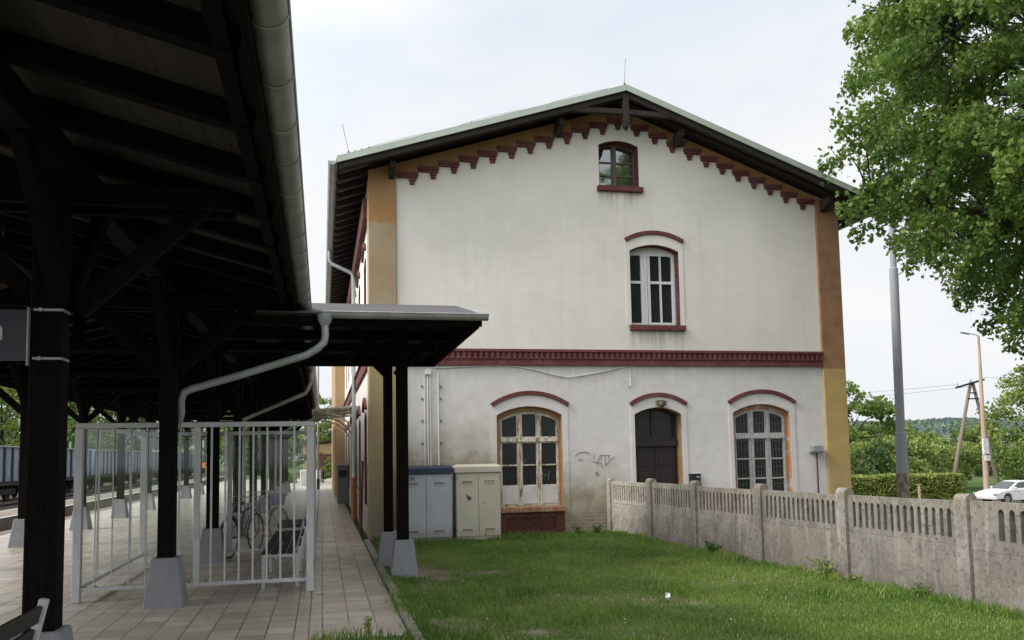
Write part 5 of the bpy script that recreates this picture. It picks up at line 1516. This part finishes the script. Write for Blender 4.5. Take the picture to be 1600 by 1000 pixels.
tree('garden_bush', 'dark green bush behind the white car', 'bush', (55.5, 55.5, -2.1), (55.2, 55.5, .1), (6.2, 1.8, 2.4), 90, 11000, .19, 'leaf_mid', .1, GB, low=-2)
tree('roadside_tree', 'hazy pale tree far off between lamp post and power pole', 'tree', (76, 105, -2.5), (74, 105, 1.4), (9.5, 5, 3.9), 90, 8000, .4, 'leaf_mid', .3, GB, low=-2.2)
tree('roadside_tree', 'distant dark tree farthest left behind the yellow corner', 'tree', (58, 92, -2.4), (57, 92, .9), (6, 5, 3.1), 70, 5000, .4, 'leaf_dark', .3, GB, low=-2.2)
tree('roadside_tree', 'distant green tree farthest right beyond the power pole', 'tree', (92, 105, -2.5), (92, 105, 1.1), (9, 5, 3.6), 90, 8000, .4, 'leaf_mid', .3, GB, low=-2.2)
# clipped hedge
def hedge():
    x0, x1, y0, y1, z0, z1 = 20.5, 34.2, 41.0, 42.2, -1.75, .12
    t = empty('garden_hedge', ((x0 + x1) / 2, y0, z0), 'long clipped green hedge between fence and trees', 'hedge')
    n = 26000
    u = RNG.random(n); v = RNG.random(n); f = RNG.random(n)
    P = np.zeros((n, 3)); front = f < .5; topm = (f >= .5) & (f < .9)
    P[:, 0] = x0 + (x1 - x0) * u
    P[:, 1] = np.where(front, y0, y0 + (y1 - y0) * v); P[:, 2] = np.where(front, z0 + (z1 - z0) * v, z1)
    P[~(front | topm), 1] = y1; P[~(front | topm), 2] = z0 + (z1 - z0) * v[~(front | topm)]
    wv = np.array([mnoise.noise((p[0] * .8, p[1], 2)) for p in P]); w2 = np.array([mnoise.noise((p[0] * 1.6, p[2] * 1.6, 8)) for p in P])
    P[:, 2] += .10 * wv * (P[:, 2] > z1 - .3); P[:, 1] += .18 * w2 * front
    P += RNG.normal(0, .045, (n, 3))
    V, F = leaves(P, None, .12, .8)
    tone = np.clip(RNG.normal(.45, .16, n) + .35 * w2 + .12 * (P[:, 0] < 27), 0, 1)
    fast_mesh('foliage', V, F, M['hedge_leaf'], t, np.repeat(tone, 4), 4)
    w = MB(); x = x0 + .3
    while x < x1:
        w.tube([(x, 41.6, z0 - .1), (x + .1, 41.6, z1 - .15)], .03, 5); x += .5
    w.build('stems', M['bark'], t)
    w = MB(); w.box(x0 + .15, x1 - .15, y0 + .22, y1 - .2, z0, z1 - .12); w.build('inner_twigs', M['leaf_core'], t)
M['leaf_core'] = simple('hedge_twigs', (.030, .045, .015), (.045, .055, .02), 8, .95)
hedge()
for i, x in enumerate((24.9, 27.0, 31.1)):
    w = MB(); w.tube([(x, 40.7, -1.7), (x, 40.72, -.35)], .07, 8); w.box(x - .12, x + .12, 40.66, 40.76, -.36, -.30)
    o = w.build('hedge_stake', M['pole_tan'], smooth='auto')
    tag(o, ['tan wooden stake before the hedge nearest the house', 'thin grey brown stake before the hedge left of the lamp post', 'brown stake before the hedge right of the lamp post'][i], 'stake')
t = empty('garden_shed', (36.6, 48, -2), 'pale flat shed roof just showing above the hedge right of the lamp post', 'shed')
w = MB(); w.box(35.95, 37.3, 47.5, 48.6, -.10, -.02); w.build('roof', M['zinc'], t, bevel=.02)
w = MB(); w.box(36.05, 37.2, 47.6, 48.5, -2.1, -.101); w.build('wall', M['stucco_tan'], t)

# left-hand background
GL = 'trees behind the freight train'
for i, (x, y, h, r_, mt, lb) in enumerate([(-33, 78, 13, 6.5, 'leaf_mid', 'tall tree behind the first freight wagon at the left edge'), (-32, 97, 12, 6, 'leaf_pale', 'bright tree above the second freight wagon'), (-31, 118, 13, 6.5, 'leaf_mid', 'leafy tree above the wagons left of the enclosure'),
                                (-27, 140, 14, 7, 'leaf_dark', 'dark tree above the wagons seen through the glass'), (-21, 165, 14, 8, 'leaf_mid', 'far tree above the end of the train'), (-11, 150, 11, 6, 'leaf_dark', 'dark tree at the end of the tracks'), (-6.5, 96, 10, 4.5, 'leaf_mid', 'tree at the far end of the platform canopy'),
                                (-42, 88, 13, 6, 'leaf_pale', 'second row tree far left behind the wagons'), (-40, 120, 14, 7, 'leaf_dark', 'second row dark tree behind the middle wagons'), (-33, 150, 15, 8, 'leaf_mid', 'second row tree behind the far wagons')]):
    tree('railside_tree', lb, 'tree', (x, y, -.8), (x, y, h * .5), (r_, r_, h * .5), 90, 7000, .42, mt, .3, GL, low=.3)
tree('station_tree', 'bright green tree rising behind the tan outbuilding', 'tree', (.9, 86, 0), (.9, 86, 5.2), (2.9, 2.5, 3.2), 60, 6000, .22, 'leaf_pale', .18)
tree('platform_bush', 'green bush in front of the tan outbuilding', 'bush', (.05, 60, 0), (.05, 60, 1.0), (.75, .7, 1.1), 30, 3000, .13, 'leaf_pale', .05)
tree('platform_bush', 'green bush seen past the last canopy posts', 'bush', (-2.6, 62, 0), (-2.6, 62, 2.0), (1.5, 1.5, 2.2), 40, 3600, .18, 'leaf_mid', .06)
t = empty('outbuilding', (1.0, 76, 0), 'low tan outbuilding with a dark roof at the platform end', 'building')
w = MB(); w.box(-1.6, 5, 74.5, 80, -.2, 2.8); w.build('wall', M['stucco_tan'], t)
w = MB(); w.add([(-2, 74.1, 2.75), (5.4, 74.1, 3.5), (5.4, 80.4, 3.5), (-2, 80.4, 2.75), (-2, 74.1, 2.9), (5.4, 74.1, 3.65), (5.4, 80.4, 3.65), (-2, 80.4, 2.9)], [(3,2,1,0),(4,5,6,7),(0,1,5,4),(1,2,6,5),(2,3,7,6),(3,0,4,7)]); w.build('roof', M['roof_wood'], t)
w = MB(); w.box(-.45, .75, 74.42, 74.498, 0, 2.0); w.build('door', M['rust'], t)
t = empty('platform_lamp', (-.22, 47.6, 0), 'thin lamp pole at the far end of the platform beside the roof gutter', 'street lamp')
w = MB(); w.tube([(-.22, 47.6, 0), (-.22, 47.6, 7.5)], [.06, .045], 8); w.build('pole', M['pole_conc'], t, smooth='auto')
w = MB(); w.tube([(-.22, 47.6, 0), (-.22, 47.6, .55)], .085, 8); w.build('base_sleeve', M['black'], t)
w = MB(); w.bar((-.22, 47.6, 7.5), (-.9, 47.6, 7.65), .12, .08); w.build('lamp_head', M['zinc'], t)
t = empty('white_block', (-.9, 55.5, 0), 'long white concrete planter at the end of the platform', 'block')  # low white wall block of unclear use
w = MB(); w.box(-1.35, -.55, 55.2, 56.2, 0, .95); w.build('box', M['sign_white'], t, bevel=.04)
w = MB(); w.tube([(-.30, 55.4, 0), (-.30, 55.4, .9)], [.22, .2], 12); w.build('end_drum', M['sign_white'], t)
t = empty('orange_board', (-5.6, 50, 0), 'small orange notice board on a post seen through the bars', 'sign')
w = MB(); w.box(-6.42, -5.95, 49.97, 50.0, 1.25, 1.52); w.build('board', M['orange_sign'], t)
w = MB(); w.tube([(-6.18, 50.03, 0), (-6.18, 50.03, 1.5)], .03, 6); w.build('post', M['zinc'], t)
w = MB(); w.box(-6.27, -6.1, 49.962, 49.969, 1.33, 1.44); w.build('marking', M['rust'], t)
for i, (x, y, h) in enumerate(((-15.05, 61, 9), (-14.7, 40.8, 9))):
    w = MB(); w.tube([(x, y, -.8), (x, y, h)], [.085, .06], 8)
    t = empty('railway_mast', (x, y, -.8), ['pale thin mast rising before the wagons left of the glass', 'pale thin mast at the left edge before the first wagon'][i], 'mast')
    w.build('pole', M['white_metal'], t, smooth='auto')
    w = MB(); w.bar((x, y, h), (x + 1.0, y, h + .15), .14, .08); w.build('lamp_head', M['zinc'], t)

# ================================================================== RIGHT SIDE: poles, wires, street, car
t = empty('lamp_post', (15.5, 21, -.4), 'tall grey tapered lamp post with a rusty foot behind the fence', 'street lamp')
w = MB(); w.tube([(15.56, 21, 2.05), (15.63, 21, 6.65)], [.122, .118], 16); w.build('lower_pole', M['pole_conc'], t, smooth='auto')
w = MB(); w.tube([(15.545, 21, .95), (15.56, 21, 2.05), (15.56, 21, 2.07)], [.155, .145, .125], 16); w.build('pole_sleeve', M['pole_conc'], t, smooth='auto')
w = MB(); w.tube([(15.53, 21, -.5), (15.545, 21, .949)], .158, 16); w.build('pole_foot', M['pole_rust'], t, smooth='auto')
w = MB(); w.tube([(15.63, 21, 6.65), (15.70, 21, 11.2)], [.085, .07], 14); w.tube([(15.63, 21, 6.63), (15.63, 21, 6.68)], [.12, .088], 14); w.build('upper_pole', M['pole_conc'], t, smooth='auto')
w = MB(); w.tube([(15.70, 21, 11.2), (15.9, 21, 11.6), (16.8, 21, 11.8)], .04, 8); w.build('arm', M['pole_conc'], t, smooth='auto')
w = MB(); w.frustum(17.1, 21, 11.74, 11.86, .35, .13, .3, .10); w.build('lamp_head', M['zinc'], t, bevel=.02)
t = empty('lamp_post', (46.5, 53.5, -2.0), 'tan street lamp post with a notice box beside the white car', 'street lamp')
w = MB(); w.tube([(46.35, 53.5, -2.2), (46.5, 53.5, 9.65)], [.21, .085], 12); w.build('pole', M['pole_tan'], t, smooth='auto')
w = MB(); w.tube([(46.5, 53.5, 9.6), (46.3, 53.5, 9.72), (45.6, 53.5, 9.82)], .035, 8); w.build('arm', M['zinc'], t, smooth='auto')
w = MB(); w.bar((45.75, 53.5, 9.76), (45.0, 53.5, 9.88), .22, .09); w.build('lamp_head', M['zinc'], t, bevel=.02)
w = MB(); w.box(45.98, 46.42, 53.08, 53.24, 1.10, 2.18); w.build('notice_box', M['sign_white'], t, bevel=.02)
w = MB(); w.box(46.10, 46.50, 53.10, 53.24, .60, .98); w.build('small_notice', M['sign_white'], t, bevel=.02)
t = empty('power_pole', (48.6, 58, -2.2), 'double leg wooden power pole with slanted crossarm beyond the hedge', 'power pole')
w = MB(); w.tube([(46.9, 58, -2.4), (49.45, 58, 6.7)], [.17, .12], 10); w.build('leg', M['pole_wood'], t, smooth='auto')
w = MB(); w.tube([(51.6, 58, -2.4), (49.62, 58, 6.6)], [.17, .12], 10); w.build('leg', M['pole_wood'], t, smooth='auto')
w = MB(); w.bar((47.95, 57.85, 6.2), (50.55, 57.85, 6.85), .12, .14); w.build('crossarm', M['roof_wood'], t)
w = MB(); w.bar((49.0, 57.9, 5.35), (50.0, 57.9, 5.35), .08, .1); w.bar((49.3, 57.9, 5.8), (49.8, 57.9, 5.8), .08, .1); w.each('tie', M['roof_wood'], t)
w = MB()
for x, z in ((48.1, 6.36), (49.3, 6.66), (50.3, 6.92)): w.tube([(x, 57.85, z - .05), (x, 57.85, z + .2)], .05, 6)
w.each('insulator', M['zinc_light'], t)
def wire(label, p, q, sag, r_=.012):
    p = Vector(p); q = Vector(q); w = MB()
    w.tube([p.lerp(q, i / 24) - Vector((0, 0, sag * 4 * (i / 24) * (1 - i / 24))) for i in range(25)], r_, 5)
    tag(w.build('overhead_wire', M['wire']), label, 'wire', 'overhead power lines')
wire('upper power line running left from the crossarm tip', (48.0, 57.85, 6.45), (16, 75, 6.3), .6)
wire('lower power line running left from the crossarm', (49.3, 57.85, 6.3), (16, 75, 5.7), .7)
wire('power line leaving the crossarm to the right', (50.4, 57.85, 7.0), (80, 45, 7.2), .6)
wire('thin wire from the house corner into the linden crown', (XE + .03, YF + .2, 6.62), (15.7, 21, 9.4), .15, .006)
# street
w = MB(); w.box(30, 90, 43.0, 52.0, -2.4, -2.02); tag(w.build('street', M['asphalt']), kind='structure')
t = empty('fence_gate_post', (42.0, 50, -2), 'green gate posts between shrub and street lamp', 'gate')
for x in (41.2, 41.75):
    w = MB(); w.tube([(x, 50.5, -2.1), (x, 50.5, .1)], .05, 8); w.build('post', M['green_metal'], t) if 'green_metal' in M else None
    if 'green_metal' not in M:
        M['green_metal'] = simple('green_painted_metal', (.05, .16, .12), None, 4, .5); w.build('post', M['green_metal'], t)
w = MB(); w.box(41.2, 41.75, 50.48, 50.52, -.2, -.15); w.box(41.2, 41.75, 50.48, 50.52, -1.6, -1.55); w.build('rail', M['green_metal'], t)

def car(x, y, z):
    t = empty('parked_car', (x, y, z), 'white saloon car parked on the street at the right edge', 'car')
    # side profile, front towards -x; sections across the width
    def section(prof, hw, name, mat, par, bev=.05):
        w = MB(); n = len(prof)
        rows = [(-hw, .93), (-hw * .82, 1.0), (hw * .82, 1.0), (hw, .93)]
        cx = sum(p[0] for p in prof) / n; cz_ = sum(p[1] for p in prof) / n
        for d, s in rows:
            w.v += [(x + cx + (p[0] - cx) * (s if True else 1), y + d, z + cz_ + (p[1] - cz_) * s) for p in prof]
        for k in range(3):
            for i in range(n):
                j = (i + 1) % n; w.f.append((k*n+i, k*n+j, (k+1)*n+j, (k+1)*n+i))
        w.f.append(tuple(range(n))); w.f.append(tuple(3*n + i for i in range(n - 1, -1, -1)))
        return w.build(name, mat, par, bevel=bev, smooth='auto')
    def arc(cx, r_, a0, a1, n=8): return [(cx + r_ * math.cos(a0 + (a1 - a0) * i / n), .32 + r_ * math.sin(a0 + (a1 - a0) * i / n)) for i in range(n + 1)]
    lower = [(-2.28, .30), (-2.32, .48), (-2.28, .66), (-2.0, .78), (-1.5, .88), (-1.0, .94), (1.35, .98), (1.9, .99), (2.22, .95), (2.30, .75), (2.30, .45), (2.2, .28)]
    lower += arc(1.38, .37, 0, math.pi)[0:] + [(1.0, .22), (-.98, .22)] + arc(-1.36, .37, 0, math.pi)
    body = section(lower, .90, 'body', M['car'], t, .03)
    cab = [(-1.10, .93), (-.42, 1.34), (-.1, 1.42), (.6, 1.44), (1.05, 1.36), (1.72, .985)]
    w = MB(); n = len(cab); rows = [(-.80, 0), (.80, 0)]
    def ring(hw0, hw1, pr, yo=0):
        return [(x + p[0], y + sgn * (hw0 + (hw1 - hw0) * (p[1] - .93) / .5), z + p[1]) for sgn in (-1, 1) for p in pr]
    w.v = ring(.82, .64, cab)
    for i in range(n - 1): w.f.append((i, i + 1, n + i + 1, n + i))
    w.f.append(tuple(range(n))); w.f.append(tuple(range(2*n - 1, n - 1, -1)))
    w.build('cabin', M['car'], t, bevel=.03, smooth='auto')
    def pane(pr, name):
        w = MB(); m = len(pr)
        for sgn in (-1, 1):
            b = len(w.v)
            w.v += [(x + p[0], y + sgn * (.825 + (.645 - .825) * (p[1] - .93) / .5), z + p[1]) for p in pr]; w.f.append(tuple(b + i for i in range(m)))
        w.each(name, M['car_glass'], t, fix=False)
    pane([(-.86, .98), (-.30, 1.33), (.22, 1.38), (.24, 1.0)], 'side_window'); pane([(.33, 1.0), (.31, 1.38), (.72, 1.375), (.95, 1.30), (1.02, 1.02)], 'side_window'); pane([(1.09, 1.02), (1.03, 1.28), (1.42, 1.06)], 'quarter_window')
    w = MB(); w.add([(x - 1.09, y - .70, z + .96), (x - 1.09, y + .70, z + .96), (x - .40, y + .60, z + 1.36), (x - .40, y - .60, z + 1.36)], [(0,1,2,3)]); w.v = [(a - .02, b, c + .015) for a, b, c in w.v]; w.build('windscreen', M['car_glass'], t, fix=False)
    for cx in (-1.36, 1.38):
        for s in (-1, 1):
            w = MB(); w.tube([(x + cx, y + s * .70, z + .32), (x + cx, y + s * .89, z + .32)], .315, 20); wh = w.build('wheel', M['tyre'], t, smooth='auto')
            w = MB(); w.tube([(x + cx, y + s * .885, z + .32), (x + cx, y + s * .90, z + .32)], .20, 16)
            w.build('rim', M['alloy'], wh)
    for s in (-1, 1):
        w = MB(); w.box(x - 2.29, x - 2.0, y + s * .82 - .09, y + s * .82 + .09, z + .60, z + .70); w.build('headlight', M['lamp_clear'], t, bevel=.02)
        w = MB(); w.box(x + 2.1, x + 2.30, y + s * .8 - .1, y + s * .8 + .1, z + .75, z + .87); w.build('tail_light', M['lamp_red'], t, bevel=.02)
        w = MB(); w.box(x - .92, x - .74, y + s * .98 - .09, y + s * .98 + .05, z + .95, z + 1.07); w.build('wing_mirror', M['car'], t, bevel=.03)
    for xx in (-.05, .95):
        w = MB(); w.box(x + xx, x + xx + .18, y - .915, y - .895, z + .80, z + .83); w.build('door_handle', M['zinc'], t)
car(42.95, 47.2, -1.98)

# distant wooded rise
w = MB(); nx = 220; ny = 14
for j in range(ny):
    for i in range(nx):
        x = -250 + 1350 * i / (nx - 1); y = 420 + 35 * j
        u = j / (ny - 1)
        h = -6 + 31 * (1 - (1 - min(1, u * 1.3)) ** 2) + 3.5 * mnoise.noise((x * .012, y * .012, 0)) + 2.4 * mnoise.noise((x * .09, y * .07, 2)) * u + 1.3 * mnoise.noise((x * .35, y * .2, 5)) * u
        w.v.append((x, y, h))
w.f = [(j*nx+i, j*nx+i+1, (j+1)*nx+i+1, (j+1)*nx+i) for j in range(ny-1) for i in range(nx-1)]
tag(w.build('hills', M['hill'], fix=False), kind='structure')

nf = 34000
fx = RNG.uniform(100, 900, nf); fj = RNG.uniform(.02, 1, nf) ** .6
FP = np.zeros((nf, 3)); FP[:, 0] = fx; FP[:, 1] = 420 + 35 * 13 * fj
for q_ in range(nf):
    x, y, u = FP[q_, 0], FP[q_, 1], fj[q_]
    FP[q_, 2] = -6 + 31 * (1 - (1 - min(1, u * 1.3)) ** 2) + 3.5 * mnoise.noise((x * .012, y * .012, 0)) + 2.4 * mnoise.noise((x * .09, y * .07, 2)) * u + RNG.uniform(-.5, 2.2) + 1.6 * max(0, mnoise.noise((x * .3, y * .2, 7)))
keep = np.array([mnoise.noise((p[0] * .018, p[1] * .02, 3.1)) > -.28 for p in FP]); FP = FP[keep]
V, F = leaves(FP, None, 3.4, .8)
tn = np.array([.5 + .9 * mnoise.noise((p[0] * .02, p[1] * .02, 6)) for p in FP]) + RNG.normal(0, .12, len(FP))
M['far_leaf'] = leafy('hazed_forest_crowns', [(0, (.085, .125, .135)), (.5, (.12, .16, .14)), (1, (.19, .22, .13))], .2, .9)  # crown colours carry the same bluish haze
tag(fast_mesh('far_forest', V, F, M['far_leaf'], None, np.repeat(np.clip(tn, 0, 1), 4), 4), 'far wooded ridge along the skyline', 'forest', kind='stuff')

# ================================================================== SKY, SUN, CAMERA
SUN_EL, SUN_AZ = R(38), R(262)          # azimuth from +y towards +x
wd = bpy.data.worlds.new('World'); scene.world = wd; wd.use_nodes = True
nt = wd.node_tree; nt.nodes.clear()
L = nt.links.new; nn = nt.nodes.new
out = nn('ShaderNodeOutputWorld'); bg = nn('ShaderNodeBackground'); bg.inputs[1].default_value = .10
sky = nn('ShaderNodeTexSky'); sky.sky_type = 'NISHITA'; sky.sun_disc = False; sky.sun_elevation = SUN_EL; sky.sun_rotation = SUN_AZ
sky.air_density = 1; sky.dust_density = 2; sky.ozone_density = 1
tc = nn('ShaderNodeTexCoord'); mpn = nn('ShaderNodeMapping'); mpn.inputs['Scale'].default_value = (1, 1, 3.2); L(tc.outputs['Generated'], mpn.inputs[0])
nz = nn('ShaderNodeTexNoise'); nz.inputs['Scale'].default_value = 1.7; nz.inputs['Detail'].default_value = 4; nz.inputs['Roughness'].default_value = .55; L(mpn.outputs[0], nz.inputs['Vector'])
rp = nn('ShaderNodeValToRGB'); rp.color_ramp.elements[0].position = .30; rp.color_ramp.elements[0].color = (.86, .86, .86, 1); rp.color_ramp.elements[1].position = .58; rp.color_ramp.elements[1].color = (.97, .97, .97, 1); L(nz.outputs['Fac'], rp.inputs[0])
cl = nn('ShaderNodeValToRGB'); cl.color_ramp.elements[0].position = .30; cl.color_ramp.elements[0].color = (.80, .88, 1.0, 1); cl.color_ramp.elements[1].position = .66; cl.color_ramp.elements[1].color = (1.0, .995, .985, 1); L(nz.outputs['Fac'], cl.inputs[0])
sc_ = nn('ShaderNodeVectorMath'); sc_.operation = 'SCALE'; L(cl.outputs[0], sc_.inputs[0])
# overcast veil: brighter around the hidden sun
dt = nn('ShaderNodeVectorMath'); dt.operation = 'DOT_PRODUCT'; L(tc.outputs['Generated'], dt.inputs[0])
dt.inputs[1].default_value = (math.sin(SUN_AZ) * math.cos(SUN_EL), math.cos(SUN_AZ) * math.cos(SUN_EL), math.sin(SUN_EL))
mr = nn('ShaderNodeMapRange'); mr.interpolation_type = 'SMOOTHSTEP'; L(dt.outputs['Value'], mr.inputs[0])
for i_, v_ in enumerate((.0, 1.0, 5.55, 13.5)): mr.inputs[i_ + 1].default_value = v_
L(mr.outputs[0], sc_.inputs['Scale'])
mx = nn('ShaderNodeMix'); mx.data_type = 'RGBA'; L(rp.outputs[0], mx.inputs[0]); L(sky.outputs[0], mx.inputs[6]); L(sc_.outputs[0], mx.inputs[7])
L(mx.outputs[2], bg.inputs[0]); L(bg.outputs[0], out.inputs[0])
sun = bpy.data.lights.new('sun', 'SUN'); sun.energy = 1.8; sun.angle = R(22); sun.color = (1, .955, .88)
so = bpy.data.objects.new('sun', sun); COL.objects.link(so)
sd = Vector((math.sin(SUN_AZ) * math.cos(SUN_EL), math.cos(SUN_AZ) * math.cos(SUN_EL), math.sin(SUN_EL)))
so.rotation_euler = sd.to_track_quat('Z', 'Y').to_euler(); so.location = (-20, -20, 40)

cam = bpy.data.cameras.new('camera'); co = bpy.data.objects.new('camera', cam); COL.objects.link(co)
yaw, pit, rol = R(12.42), R(4.85), R(-1.04)
fw = Vector((math.sin(yaw) * math.cos(pit), math.cos(yaw) * math.cos(pit), math.sin(pit)))
rt = Vector((math.cos(yaw), -math.sin(yaw), 0)); up = rt.cross(fw)
rt2 = rt * math.cos(rol) + up * math.sin(rol); up2 = -rt * math.sin(rol) + up * math.cos(rol)
mw = Matrix((rt2, up2, -fw)).transposed().to_4x4(); mw.translation = Vector((0, 0, 1.65)); co.matrix_world = mw
cam.sensor_fit = 'HORIZONTAL'; cam.sensor_width = 36; cam.lens = 1350 / 1600 * 36; cam.shift_y = 96 / 1600
cam.clip_start = .05; cam.clip_end = 5000
scene.camera = co
vs = scene.view_settings; vs.view_transform = 'Standard'; vs.look = 'None'; vs.exposure = .82; vs.gamma = 1; vs.use_curve_mapping = False
scene.render.resolution_x = 1024; scene.render.resolution_y = 640
